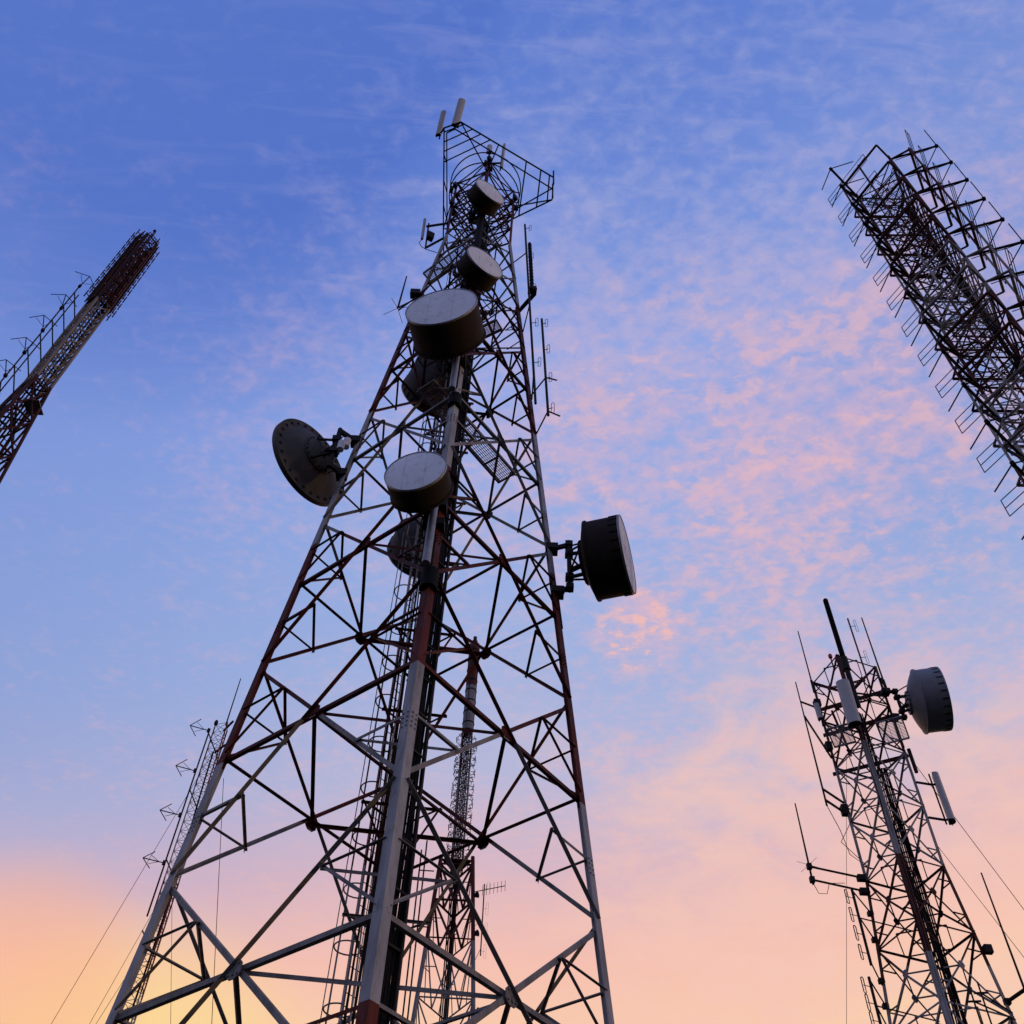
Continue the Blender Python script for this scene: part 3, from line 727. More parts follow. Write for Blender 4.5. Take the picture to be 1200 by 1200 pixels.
# ================================================================== right tower (wide array of dipoles)
rc = V((19.0, 18.95, 0)); BZ = 53.3; DB = 2.43; NB = 14
rt_root = thing('lattice_tower', 'broad red and white lattice mast in the upper right corner bristling with dipole frames', 'tower', V((rc.x, rc.y, GZ)))
K = Kit(rt_root, M['right'])
legp = [V((18.95, 17.55, 0)), V((17.80, 19.67, 0)), V((20.25, 19.62, 0))]
boom_az = [111, 231, 351]; tips = [V((21.17, 16.75, 0)), V((16.04, 18.26, 0))]
tips.append(legp[2]+azv(351, 2.3))
for i, l in enumerate(legp): K.new('leg').tube(V((l.x, l.y, GZ)), V((l.x, l.y, BZ+.5)), .07, 10)
zl = [BZ-DB*i for i in range(NB+8)]
for j, z in enumerate(zl):
    if z < 0: break
    for i in range(3):
        a, b_ = legp[i], legp[(i+1) % 3]
        A, B = V((a.x, a.y, z)), V((b_.x, b_.y, z)); A1, B1 = A-Z*DB, B-Z*DB; Am, Bm = A-Z*DB/2, B-Z*DB/2
        K.new('horizontal_brace').tube(A, B, .042, 6)
        K.new('horizontal_brace').tube(Am, Bm, .028, 6)
        mm_ = (Am+Bm)/2
        K.new('diagonal_brace').tube(A, B1, .034, 6); K.new('diagonal_brace').tube(B, A1, .034, 6)
        K.new('secondary_brace').tube((A+B)/2, (A*.75+B1*.25), .022, 4); K.new('secondary_brace').tube((A+B)/2, (B*.75+A1*.25), .022, 4)
        K.new('secondary_brace').tube((A+B)/2, V((rc.x, rc.y, z)), .022, 4)
    for s_ in range(3): K.new('secondary_brace').tube(V((legp[s_].x, legp[s_].y, z-.6)), V(((legp[s_-1].x+legp[s_-2].x)/2, (legp[s_-1].y+legp[s_-2].y)/2, z-.6)), .022, 4)
# outrigger frames on the three sides: cross tube, strut back, chords, X diagonals
def frame_pts(i):
    l = legp[i]; u = (tips[i]-l).normalized(); q0 = l+u*.85; az = boom_az[i]-90+12
    v = azv(az)
    if v.dot(legp[i]-rc) > 0: pass
    return l, u, q0, v
chords = []
fr = []
l = legp[0]; fr.append((atz(1066, 175, BZ), atz(1082, 222, BZ), legp[2]))
fr.append((atz(1027, 170, BZ), atz(987, 220, BZ), legp[0]))
q = [V(((x.x, x.y, 0))) for x in (fr[0][0], fr[0][1])]
def rot(p, a): 
    d_ = V((p.x-rc.x, p.y-rc.y, 0)); d_.rotate(Matrix.Rotation(rad(a), 3, 'Z').to_quaternion()); return V((rc.x+d_.x, rc.y+d_.y, 0))
fr.append((rot(fr[0][0], 120), rot(fr[0][1], 120), legp[1]))
for i, (a, b_, back_leg) in enumerate(fr):
    a = V((a.x, a.y, 0)); b_ = V((b_.x, b_.y, 0)); near = legp[i]
    bw = a if i != 1 else b_; fa = b_ if i != 1 else a      # end next to the boom, far end
    for j in range(NB):
        z = BZ-DB*j; zz = V((0, 0, z))
        K.new('cross_tube').tube(a+zz, b_+zz, .065, 8)
        K.new('outrigger').tube(near+zz, bw+zz, .06, 8); K.new('outrigger').tube(back_leg+zz, fa+zz, .05, 8)
    for e in (bw, (a+b_)/2): K.new('chord').tube(e+V((0, 0, BZ+.2)), e+V((0, 0, BZ-DB*(NB-1))), .05, 6)
K.flush(95)
# ladder, cables, plates inside
b = MB(); lc = rc+V((-.35, .5, 0))
for s_ in (-.2, .2): b.tube(lc+V((s_, 0, GZ)), lc+V((s_, 0, BZ)), .03, 5)
z = 10
while z < BZ: b.tube(lc+V((-.2, 0, z)), lc+V((.2, 0, z)), .013, 4); z += .33
b.build('ladder', M['right'], rt_root)
for i in range(9):
    x0 = rc+V((.55+.09*(i % 3), .25+.09*(i//3), 0)); b = MB(); b.path([x0+V((.03*math.sin(z_+i), .03*math.cos(z_*.7+i), z_)) for z_ in range(-1, 52)], .03, 5); b.build('feeder_cable', M['black'], rt_root)
def grating(a, b_, c, d_, n1=14, n2=6, w_=.018):
    m_ = MB()
    for i in range(n1+1): m_.bar(lerp(a, b_, i/n1), lerp(d_, c, i/n1), w_)
    for i in range(n2+1): m_.bar(lerp(a, d_, i/n2), lerp(b_, c, i/n2), w_)
    for p, q in ((a, b_), (b_, c), (c, d_), (d_, a)): m_.bar(p, q, .06)
    return m_
for zz in (BZ-1.2, BZ-15.5):
    c3 = [V((l.x, l.y, zz))*.86+V((rc.x, rc.y, zz))*.14 for l in legp]
    grating(c3[0], lerp(c3[0], c3[2], .8), lerp(c3[1], c3[2], .8), c3[1]).build('rest_platform', M['grate'], rt_root)
# one dipole antenna in local coordinates: x = boom direction, origin at the mast end of the boom
def dip_proto():
    t = thing('dipole_antenna', 'x', 'dipole antenna', V((0, 0, 0)))
    MB().tube(V((.1, 0, 0)), V((2.32, 0, 0)), .06, 8).build('boom', M['dark'], t)
    MB().box(V((2.33, 0, 0)), .07, .07, .09).build('feed_block', M['black'], t)
    for s_ in (-1, 1): MB().tube(V((2.33, .05*s_, 0)), V((2.33-.55, 1.02*s_, .0)), .026, 6).build('dipole_rod', M['dark'], t)
    b = MB(); R2 = Matrix.Rotation(rad(-12), 3, 'Z')
    for o_ in (-.42, 0, .42): b.tube(R2@V((1.15, -.95, o_)), R2@V((1.15, 1.85, o_)), .018, 5)
    for e in (-.95, 1.85): b.tube(R2@V((1.15, e, -.42)), R2@V((1.15, e, .42)), .018, 5)
    b.tube(V((1.16, -.1, -.42)), V((1.16, -.1, .42)), .022, 5)
    b.build('reflector_screen', M['dark'], t)
    b = MB(); b.path([V((2.2, 0, -.08)), V((1.6, .02, -.16)), V((.9, .03, -.12)), V((.2, .05, -.2))], .02, 5); b.build('cable', M['black'], t)
    return t
ordn = ['top', 'second', 'third', 'fourth', 'fifth', 'sixth', 'seventh', 'eighth', 'ninth', 'tenth', 'eleventh', 'twelfth', 'thirteenth', 'fourteenth']
side = ['right-pointing', 'left-pointing', 'far-side']
proto = dip_proto(); first = True
for i in range(3):
    l = legp[i]; ddir = tips[i]-l; rz = math.atan2(ddir.y, ddir.x)
    for j in range(NB):
        if i == 2 and j > 9: continue
        lb = ('%s dipole from the top in the %s column of the upper right mast' % (ordn[j], side[i])) if j else 'topmost dipole in the %s column of the upper right mast' % side[i]
        loc = V((l.x, l.y, BZ-DB*j+(.06)))
        if first: proto.location = loc; proto.rotation_euler = (0, 0, rz); proto['label'] = lb; proto['group'] = 'dipoles with screens on the broad mast'; first = False
        else: dup(proto, loc, rz, lb, 'dipoles with screens on the broad mast')

# ================================================================== lower right tower
TX, TY, TT = 17.4, 37.9, rad(-26)
def r3(z): return 1.66 if z > 24.3 else 1.66+(24.3-z)*.092
def cor3(k, z): return corner(k, z, r3(z), TX, TY, TT)
t3 = thing('lattice_tower', 'dark square lattice tower at the lower right carrying a grey drum and whips', 'tower', V((TX, TY, GZ)))
K = Kit(t3, M['low']); T3TOP = 35.6
for k in range(4):
    b = K.new('leg')
    for z0, z1 in ((GZ, 24.3), (24.3, T3TOP)):
        b.angle(cor3(k, z0), cor3(k, z1), .15, cor3(k+1, z0)-cor3(k, z0), cor3(k+3, z0)-cor3(k, z0), .02)
lv = [T3TOP, 33.0, 30.2, 27.25, 24.3, 21.3, 18.0, 14.4, 10.4, 6, 1, GZ]
for z1, z0 in zip(lv[:-1], lv[1:]):
    zm = (z0+z1)/2; mids = []
    for k in range(4):
        A0, B0, A1, B1 = cor3(k, z0), cor3(k+1, z0), cor3(k, z1), cor3(k+1, z1); X = (cor3(k, zm)+cor3(k+1, zm))/2; mids.append(X)
        n = (X-V((TX, TY, X.z))).normalized(); u_ = n.cross((B1-A0).normalized())
        for p, q in ((A0, X), (X, B1), (B0, X), (X, A1)): K.new('diagonal_brace').angle(p-n*.03, q-n*.03, .075, n.cross((q-p).normalized()), -n, .01)
        K.new('horizontal_brace').angle(A1-n*.05, B1-n*.05, .075, -Z, -n, .01)
        for e in (A0, A1, B0, B1):
            h_ = (e+X)/2; le = cor3(k, h_.z) if (e in (A0, A1)) else cor3(k+1, h_.z); K.new('secondary_brace').bar(h_-n*.04, le-n*.04, .045)
        g_ = K.new('gusset_plate'); e_ = (B1-A1).normalized(); g_.plate([X+e_*.16*a_+Z*.16*b_ for a_, b_ in ((-1, 0), (-.4, -1), (.4, -1), (1, 0), (.4, 1), (-.4, 1))], .02, n)
    for k in range(4): K.new('plan_brace').bar(mids[k], mids[(k+1) % 4], .05)
    m1 = [(cor3(k, z1)+cor3(k+1, z1))/2 for k in range(4)]
    for k in range(4): K.new('plan_brace').bar(m1[k], m1[(k+1) % 4], .045)
K.flush(95)
# cross arms at the head, standing out beyond the legs
for z_, o_, a_ in ((34.6, 1.7, 120), (33.0, 1.5, 120), (30.6, 1.7, 118), (32.0, 1.6, 28)):
    c = V((TX, TY, z_)); MB().bar(c-azv(a_, 1.9)-azv(a_+90, .9), c+azv(a_, 1.7)-azv(a_+90, .9), .16, .1, Z).build('cross_arm', M['low'], t3)
for (x, y, zz, s_) in ((986, 862, 30.6, .9), (1046, 856, 30.6, 1.05)):
    c = atz(x, y, zz); a = azv(28, s_*.8); e = azv(118, s_*.55); grating(c-a-e, c+a-e, c+a+e, c-a+e, 16, 5).build('rest_platform', M['grate'], t3)
# front cable ladder: pale rail, dark bundle
def t3f(z, s_=0, o_=0):
    p = cor3(0, z); e = (cor3(1, z)-p).normalized(); f = (cor3(3, z)-p).normalized(); return p+e*s_+f*o_
b = MB(); b.path([t3f(z, .16, .02) for z in (GZ, 8, 16, 24.3, 30.4)], .06, 8); tr3 = b.build('cable_duct', M['low'], t3)
for i in range(8):
    b = MB(); b.path([t3f(z_*1.0, .02+.08*i+.02*math.sin(z_*1.1+i), .1+.05*math.cos(z_*.8+i)) for z_ in range(-1, 33)], .03, 5); b.build('feeder_cable', M['black'], tr3)
b = MB()
for s_ in (.0, .4): b.path([cor3(2, z)+(V((TX, TY, z))-cor3(2, z)).normalized()*(.7+s_) for z in (GZ, 12, 24.3, 34)], .035, 5)
z = 4
while z < 34:
    e = (V((TX, TY, z))-cor3(2, z)).normalized(); b.tube(cor3(2, z)+e*.7, cor3(2, z)+e*1.1, .016, 4); z += .33
b.build('ladder', M['low'], t3)
b = MB()
for i in range(5): b.path([V((TX, TY, z_))+V((.5+.07*i+.03*math.sin(z_+i), .3+.03*math.cos(z_*.7+i), 0)) for z_ in range(-1, 31)], .035, 5)
b.build('feeder_bundle', M['black'], t3)
# its drum dish
c = ath(1105.3, 818.5, 42.3); drum('microwave_dish', 'grey drum dish facing right on the lower right tower', c, 106, 3.05, 1.08, Leg(lambda z: cor3(1, z), c.z), 'paleshroud', tabs=26, gap=.35)
# poles and whips on its head; each stands on the tower
def whip(label, xb, yb, xt, yt, h, r_, base=None, name='whip_antenna', cat='whip antenna', grp='whips on the lower right tower', mt='dark', r2=None, arms=()):
    p = ath(xb, yb, h); q = ath(xt, yt, h); q = V((p.x, p.y, q.z))
    t = thing(name, label, cat, p, grp); MB().tube(p, q, r_, 10, r2 if r2 else r_*.7).build('rod', M[mt], t)
    b = MB(); b.tube(p-Z*.3, p+Z*.5, r_*1.7, 8)
    for z_, tgt in arms: b.bar(V((p.x, p.y, z_)), tgt, .07)
    if base is not None: b.bar(p, base, .07)
    b.build('mount', M['dark'], t); return t, p, q
t, p, q = whip('thickest ribbed black pole rising highest from the lower right tower', 991, 780, 966, 703, 39.6, .115, name='collinear_antenna', cat='rod antenna', grp=None, mt='black', r2=.11, base=cor3(0, 34.8))
b = MB(); L = (q-p).length
for i in range(34): b.lathe(p+Z*(L*i/34), Z, [(.115, 0), (.137, .02), (.137, .07), (.115, .09)], 10)
b.build('ribs', M['black'], t)
MB().tube(p-Z*2.6, p, .13, 10).build('pole_foot', M['dark'], t)
whip('thin red pole close behind the thickest black one', 1000, 812, 976, 722, 40.2, .055, mt='low', base=cor3(1, 33.6))
whip('thin whip on the left corner of the lower right tower', 953, 806, 934, 740, 41.6, .04, base=cor3(3, 35))
whip('thin whip farthest right on the head of the lower right tower', 1038, 806, 1013, 723, 41.4, .045, base=cor3(1, 34.8))
p = ath(1020, 806, 42); q = ath(993, 725, 42); q = V((p.x, p.y, q.z))
dipole_mast('thin rod with two folded dipoles between two whips on the lower right tower', p, q, .045, 2, .3, azv(100), 'whips on the lower right tower', arms=[(.05, cor3(2, 34.5))], rods=.45, from_=.42, to_=.88)
# left long pole with hinged arms
p0 = ath(969, 944, 41.0); q0 = ath(939, 798, 41.0); q0 = V((p0.x, p0.y, q0.z))
t = thing('pole_antenna', 'long thin pole held off the left leg of the lower right tower by four arms', 'whip antenna', p0)
MB().tube(p0, q0, .05, 8, .03).build('rod', M['dark'], t)
b = MB()
for z_ in (p0.z+.3, p0.z+.9): b.bar(V((p0.x, p0.y, z_)), cor3(3, z_-.4), .08)
for z_ in (q0.z-2.2, q0.z-1.3): b.bar(V((p0.x, p0.y, z_)), cor3(3, z_-(2.2 if z_ < q0.z-2 else 0)), .07)
b.box(cor3(3, p0.z)+V((-.05, 0, .1)), .16, .14, .25); b.box(cor3(3, 31.5), .15, .14, .22); b.box(cor3(3, 34.2), .16, .16, .2)
b.build_each('arm', M['dark'], t)
panelant('broad grey panel antenna on the front of the lower right tower', ath(1001.5, 848, 38.8), ath(987, 799, 38.8), .62, .34, 205, 'panels on the lower right tower', arm=[(.2, lambda q: cor3(0, q.z)), (.8, lambda q: cor3(0, q.z))])
panelant('small narrow panel antenna on the left leg of the lower right tower', ath(961, 842, 40.6), ath(956, 825, 40.6), .26, .16, 240, 'panels on the lower right tower', arm=[(.5, lambda q: cor3(3, q.z))])
a = ath(1115, 962, 42.2); b_ = ath(1096, 907, 42.2); panelant('slim grey panel antenna on two arms right of the lower right tower', a, V((a.x, a.y, b_.z)), .42, .3, 110, 'panels on the lower right tower', arm=[(.08, lambda q: cor3(1, q.z)), (.78, lambda q: cor3(1, q.z))])
# whip with ground plane far left on two long arms
p0 = ath(952.5, 1034, 40.4); q0 = ath(935.5, 941, 40.4); q0 = V((p0.x, p0.y, q0.z))
t = thing('whip_antenna', 'whip with crossed thin rods at the end of two long arms, left of the tower', 'whip antenna', p0)
MB().tube(p0-Z*.1, q0, .05, 8, .03).build('rod', M['dark'], t)
b = MB()
for y in (1015, 1031): zz = ath(951, y, 40.4).z; b.tube(V((p0.x, p0.y, zz)), cor3(3, zz-.1), .05, 6); b.box(cor3(3, zz-.1)+V((-.1, 0, 0)), .2, .13, .12); b.box(V((p0.x, p0.y, zz)), .1, .1, .12)
b.build_each('arm', M['dark'], t)
b = MB(); zz = ath(951, 1013, 40.4).z
for a in (70, 160, 250, 340): b.tube(V((p0.x, p0.y, zz)), V((p0.x, p0.y, zz))+azv(a, .6)+Z*.0, .011, 4)
b.build('ground_rod', M['dark'], t)
b = MB(); b.path([V((p0.x, p0.y, p0.z)), p0+V((.15, 0, -.5)), p0+V((.5, 0, -.5)), p0+V((.7, 0, 0)), p0+V((1.4, .1, .1))], .015, 5); b.build('cable', M['black'], t)
# two dipole columns on the left leg
def dcol(label, xb, yb, xt, yt, h, n, ztop, zbot):
    p = ath(xb, yb, h); q = ath(xt, yt, h); q = V((p.x, p.y, q.z))
    t = dipole_mast(label, p, q, .06, n, .34, azv(250), 'dipole columns low on the right tower', arms=[(.97, cor3(3, q.z-.1)), (.62, cor3(3, q.z-(q.z-p.z)*.4)), (.6, V((TX-.4, TY, q.z-(q.z-p.z)*.4))), (.05, cor3(3, p.z+.1))], rods=.30, w_=.055, from_=.14, to_=.86, rr=.022)
    b = MB()
    for f in (.95, .6, .08): z_ = p.z+(q.z-p.z)*f; b.box(cor3(3, z_), .11, .11, .09)
    b.build_each('clamp', M['dark'], t)
dcol('upper column of four folded dipoles on the left leg of the lower right tower', 1021, 1131, 997, 1041, 39.9, 4, 0, 0)
dcol('lower column of folded dipoles at the bottom edge, left leg of the right tower', 1040, 1232, 1010, 1146, 39.6, 4, 0, 0)
# far right whip on arms, grey box
p0 = ath(1199, 1155, 41.0); q0 = ath(1149, 1023, 41.0); q0 = V((p0.x, p0.y, q0.z))
t = thing('whip_antenna', 'long dark whip at the right edge, held off the tower by two arms', 'whip antenna', p0-Z*1.4)
MB().tube(p0-Z*1.4, q0, .05, 8, .03).build('rod', M['dark'], t)
b = MB()
for dz_ in (-.15, -1.2): zz = p0.z+dz_; b.tube(V((p0.x, p0.y, zz)), cor3(1, zz), .07, 8); b.box(cor3(1, zz), .11, .11, .1)
b.build_each('arm', M['dark'], t)
o = MB().box(cor3(1, ath(1148, 1104, 41).z)+V((.13, -.1, 0)), .15, .12, .16).build('junction_box', M['dark']); tag(o, 'small black box clamped on the right leg of the lower right tower', 'box')
p0 = cor3(1, 30.0); o = MB().tube(p0+V((.12, -.1, -1.0)), p0+V((.12, -.1, .3)), .09, 8).build('cable_coupler', M['dark']); tag(o, 'short black cylinder on the right leg just under the grey drum', 'cylinder')
for xb, yb, xt, yt, lb in ((1172, 1230, 1150, 1150, 'short dark whip inside the right leg at the bottom edge'), (1160, 1230, 1141, 1160, 'thin rod beside the short dark whip, bottom right')):
    p = ath(xb, yb, 40); q = ath(xt, yt, 40); q = V((p.x, p.y, q.z)); t = thing('whip_antenna', lb, 'whip antenna', p, 'rods at the bottom right')
    MB().tube(p, q, .035, 6).build('rod', M['dark'], t); b = MB(); b.tube(q-Z*.4, cor3(1, q.z-.5), .035, 5); b.tube(q-Z*.4-azv(100, .25), q-Z*.4+azv(100, .25), .04, 5); b.build_each('arm', M['dark'], t)
# obstruction lamp
p = atz(973.5, 771, 36.6); t = thing('warning_lamp', 'tiny red warning lamp on the head of the lower right tower', 'lamp', p)
b = MB(); b.lathe(p, Z, [(.09, 0), (.11, .08), (.10, .2), (.05, .27), (.001, .28)], 12); b.build('lens', M['lampred'], t); MB().tube(p-Z*.9, p, .04, 6).build('stem', M['dark'], t)
# looping slack cables by the left leg
b = MB(); p = cor3(3, 26.6); b.path([ath(969, 944, 41.0), p+V((-.5, 0, .2)), p+V((-.35, 0, -1.0)), p+V((.4, 0, -1.7)), p+V((-.6, 0, -.4)), p+V((.3, -.2, 1.0)), p+V((1.2, -.4, 1.2)), cor3(0, 26.6)], .018, 5)
tag(b.build('slack_cable', M['black']), 'thin black cable looping off the left leg of the lower right tower', 'cable')

# ================================================================== left tower
LD = 50.0; lc_ = ath(24, 480, LD); lc_ = azv(-41.45, LD)
def r4(z): return .86 if z > 58.6 else .86+(58.6-z)*.088
def cor4(k, z): return corner(k, z, r4(z), lc_.x, lc_.y, rad(12))
t4 = thing('lattice_tower', 'slanting-looking red and white lattice tower at the left edge with a dense red head', 'tower', V((lc_.x, lc_.y, GZ)))
for k in range(4):
    b = MB()
    for z0, z1 in ((GZ, 58.6), (58.6, 82.6)): b.tube(cor4(k, z0), cor4(k, z1), .11, 8)
    b.build('leg', M['left'], t4)
z1 = 82.6
while z1 > 2:
    st = 1.75 if z1 > 58.6 else 3.6+(58.6-z1)*.03; z0 = max(z1-st, GZ); b = MB(); rr_ = .05 if z1 > 58.6 else .08
    for k in range(4):
        X = (cor4(k, (z0+z1)/2)+cor4(k+1, (z0+z1)/2))/2
        for p, q in ((cor4(k, z0), X), (X, cor4(k+1, z1)), (cor4(k+1, z0), X), (X, cor4(k, z1))): b.tube(p, q, rr_, 5)
        b.tube(cor4(k, z1), cor4(k+1, z1), rr_, 5)
        if z1 < 58.6:
            for e, kk in ((z0, k), (z1, k), (z0, k+1), (z1, k+1)): b.tube((cor4(kk, e)+X)/2, cor4(kk, (e+X.z)/2), .045, 4)
    if z1 < 58.6: b.tube(cor4(0, z1), cor4(2, z1), .07, 5); b.tube(cor4(1, z1), cor4(3, z1), .07, 5)
    b.build('lattice_bay', M['left'], t4); z1 = z0
for i in range(6):
    b = MB(); o_ = V((-.25+.1*i, .2*((i % 3)-1), 0)); b.path([lc_+o_+V((0, 0, z_)) for z_ in range(-1, 82, 4)], .06, 5); b.build('feeder_cable', M['black'], t4)
b = MB()
for s_ in (-.3, .3): b.tube(lc_+V((s_, -.5, GZ)), lc_+V((s_, -.5, 82)), .05, 5)
z = 40
while z < 82: b.tube(lc_+V((-.3, -.5, z)), lc_+V((.3, -.5, z)), .03, 4); z += .6
b.build('ladder', M['left'], t4)
c = lc_+V((.6, .2, 56.2)); b = MB(); b.plate([c+V((-.55, -.6, 0)), c+V((.55, -.6, 0)), c+V((.55, .6, 0)), c+V((-.55, .6, 0))], .06, Z); b.build('rest_platform', M['grate'], t4)
tp = MB(); tp.tube(lc_+V((-.1, 0, 82)), lc_+V((-.1, 0, 85.0)), .05, 6); tp.lathe(lc_+V((-.1, 0, 85.0)), Z, [(.05, -.1), (.15, 0), (.1, .2), (.001, .25)], 10); tp.build('lamp_mast', M['dark'], t4)
# grid panels of the head
def grid_proto():
    t = thing('grid_antenna', 'x', 'grid antenna', V((0, 0, 0)))
    b = MB()
    for i in range(7): b.tube(V((0, -.55+1.1*i/6, -.62)), V((0, -.55+1.1*i/6, .62)), .035, 4)
    for zz in (-.6, -.2, .2, .6): b.tube(V((0, -.58, zz)), V((0, .58, zz)), .04, 4)
    b.tube(V((-.5, .3, .4)), V((0, .3, .4)), .04, 4); b.tube(V((-.5, -.3, -.4)), V((0, -.3, -.4)), .04, 4)
    b.build('screen', M['left'], t)
    b = MB()
    for yy in (-.3, .3): 
        b.tube(V((0, yy, 0)), V((.36, yy, 0)), .04, 5); b.tube(V((.36, yy, -.5)), V((.36, yy, .5)), .05, 5)
    b.build('dipole', M['left'], t); return t
gp = grid_proto(); first = True; k = 0
for j in range(10):
    for s_ in range(4):
        rz = rad(12)+math.pi/4+s_*math.pi/2; z = 70.9+1.24*j
        loc = V((lc_.x+math.cos(rz)*.86, lc_.y+math.sin(rz)*.86, z)); lb = 'red grid antenna on the dense red head of the left tower'
        if first: gp.location = loc; gp.rotation_euler = (0, 0, rz); gp['label'] = lb; gp['group'] = 'grid antennas of the left tower head'; first = False
        else: dup(gp, loc, rz, lb, 'grid antennas of the left tower head')
# antenna mast beside it with arrow-shaped antennas
off = ath(92, 337, 48.0)
mx = azv(math.degrees(math.atan2(off.x, off.y)), 48.6)
ztop = ath(92, 337, 48.6).z; zb = 44.0
t = thing('antenna_mast', 'pair of thin parallel poles held along the left side of the slanting tower', 'mast', V((mx.x, mx.y, zb)))
b = MB(); b.tube(V((mx.x, mx.y, zb)), V((mx.x, mx.y, ztop)), .05, 6); b.tube(V((mx.x+.35, mx.y+.1, zb)), V((mx.x+.35, mx.y+.1, ztop-1)), .045, 6); b.build('pole', M['dark'], t)
b = MB(); z = ztop-.8
while z > zb: b.tube(V((mx.x, mx.y, z)), cor4(3, z-.3), .05, 5); z -= 2.15
b.build_each('arm', M['dark'], t)
def arrow_proto(s=1.0):
    t = thing('arrow_antenna', 'x', 'antenna', V((0, 0, 0)))
    b = MB(); b.tube(V((0, 0, 0)), V((1.3*s, 0, 0)), .035, 5); b.tube(V((.35*s, 0, 0)), V((.9*s, .5*s, 0)), .02, 4); b.tube(V((.35*s, 0, 0)), V((.9*s, -.5*s, 0)), .02, 4); b.build('boom', M['dark'], t)
    for e in (-1, 1): MB().tube(V((1.3*s, 0, 0)), V((.75*s, .95*e*s, 0)), .028, 5).build('rod', M['dark'], t)
    MB().box(V((.05, 0, 0)), .1, .1, .12).build_each('clamp', M['dark'], t)
    return t
ap = arrow_proto(1.0); first = True
px4 = [(100, 329), (75, 352), (51, 376), (30, 402), (7, 428)]
nm4 = ['topmost', 'second from top', 'middle', 'fourth from top', 'lowest visible']
for (x, y), n_ in zip(px4, nm4):
    tipp = ath(x, y, 48.0); z = tipp.z
    loc = V((mx.x, mx.y, z-.2)); rz = math.atan2(1, -1.0)+rad(30); lb = n_+' arrow-shaped antenna on the poles beside the left tower'
    d_ = atz(x, y, z-.2)-loc; rz = math.atan2(d_.y, d_.x)
    if first: ap.location = loc; ap.rotation_euler = (0, 0, rz); ap['label'] = lb; ap['group'] = 'arrow antennas beside the left tower'; first = False; arrow = ap
    else: dup(ap, loc, rz, lb, 'arrow antennas beside the left tower')

# ================================================================== guyed mast, lower left
GD = 50.0; gc = azv(-19.1, GD); gtop = ath(259, 850, GD).z
t5 = thing('guyed_mast', 'slender triangular guyed lattice mast behind the left leg of the central tower', 'mast', V((gc.x, gc.y, GZ)))
def c5(k, z): a = rad(20+120*k); return V((gc.x+.46*math.sin(a), gc.y+.46*math.cos(a), z))
for k in range(3): MB().tube(c5(k, GZ), c5(k, gtop), .04, 6).build('leg', M['guyed'], t5)
z = gtop; n_ = 0; grp_ = MB()
while z > 0:
    for k in range(3):
        grp_.tube(c5(k, z), c5(k+1, z), .018, 4); grp_.tube(c5(k, z), c5(k+1, z-.6), .016, 4)
    z -= .6; n_ += 1
    if n_ % 5 == 0: grp_.build('lattice_bay', M['guyed'], t5); grp_ = MB()
if grp_.v: grp_.build('lattice_bay', M['guyed'], t5)
b = MB(); b.bar(c5(0, gtop)+V((-.2, 0, 0)), c5(1, gtop)+V((.3, 0, .1)), .1)
b.bar(c5(0, gtop-1.6)+V((-.3, 0, 0)), c5(1, gtop-1.6)+V((.3, 0, 0)), .09); b.lathe(c5(2, gtop), Z, [(.1, 0), (.12, .15), (.08, .3), (.001, .34)], 10); b.build('top_plate', M['dark'], t5)
MB().path([gc+V((.1*math.sin(z_*.3), 0, z_)) for z_ in range(-1, int(gtop))], .05, 5).build('feeder_cable', M['black'], t5)
p = ath(264.5, 850, GD); q = ath(281.5, 795, GD); o = MB().tube(V((p.x, p.y, p.z)), V((p.x, p.y, q.z)), .045, 6, .03).build('whip_antenna', M['dark']); tag(o, 'thin whip rising from the top of the slender guyed mast', 'whip antenna')
# parallel pole with four arrow antennas
hp = 48.8; pt = ath(245.5, 856, hp); pb_z = ath(178, 1075, hp).z; pt = azv(math.degrees(math.atan2(pt.x, pt.y)), hp)+Z*pt.z
t = thing('antenna_mast', 'thin pole left of the slender guyed mast carrying four arrow antennas', 'mast', V((pt.x, pt.y, pb_z)))
MB().tube(V((pt.x, pt.y, pb_z)), pt, .045, 6).build('pole', M['dark'], t)
b = MB()
for z in (pt.z-.2, pt.z-4, pt.z-8.2, pt.z-12): b.tube(V((pt.x, pt.y, z)), c5(0, z-.4), .035, 5)
b.build_each('arm', M['dark'], t)
for (x, y), n_ in zip(((226, 851), (209, 898), (190.5, 950), (171, 1006)), ('topmost', 'second highest', 'third highest', 'lowest')):
    z = ath(x, y, hp).z; d_ = atz(x, y, z)-V((pt.x, pt.y, z)); loc = V((pt.x, pt.y, z)); rz = math.atan2(d_.y, d_.x)
    dup(arrow, loc, rz, n_+' of the four arrow antennas on the pole by the guyed mast', 'arrow antennas by the guyed mast').scale = (.85, .85, .85)
# guy wires
def wire(label, a, b_, r_=.012, group=None, sag=.0):
    pts = [lerp(a, b_, i/12)-Z*sag*4*(i/12)*(1-i/12) for i in range(13)]
    o = MB().path(pts, r_, 4).build('guy_wire', M['dark'], origin=b_); tag(o, label, 'wire', group); return o
def down(a, q):      # carry the line a-q on to the ground
    t_ = (GZ-a.z)/(q.z-a.z); return a+(q-a)*t_
a = V((gc.x, gc.y, ath(246, 870, GD).z)); wire('outermost guy wire running from the guyed mast down to the left', a, down(a, atz(63, 1195, 23)), .014, 'guy wires of the slender mast')
a = V((gc.x, gc.y, ath(190, 1015, GD).z)); wire('middle guy wire left of the guyed mast', a, down(a, atz(106, 1198, 20.5)), .012, 'guy wires of the slender mast')
a = V((gc.x, gc.y, ath(172, 1080, GD).z)); wire('lowest guy wire leaving the guyed mast by the left tower leg', a, down(a, atz(113, 1199, 20)), .012, 'guy wires of the slender mast')
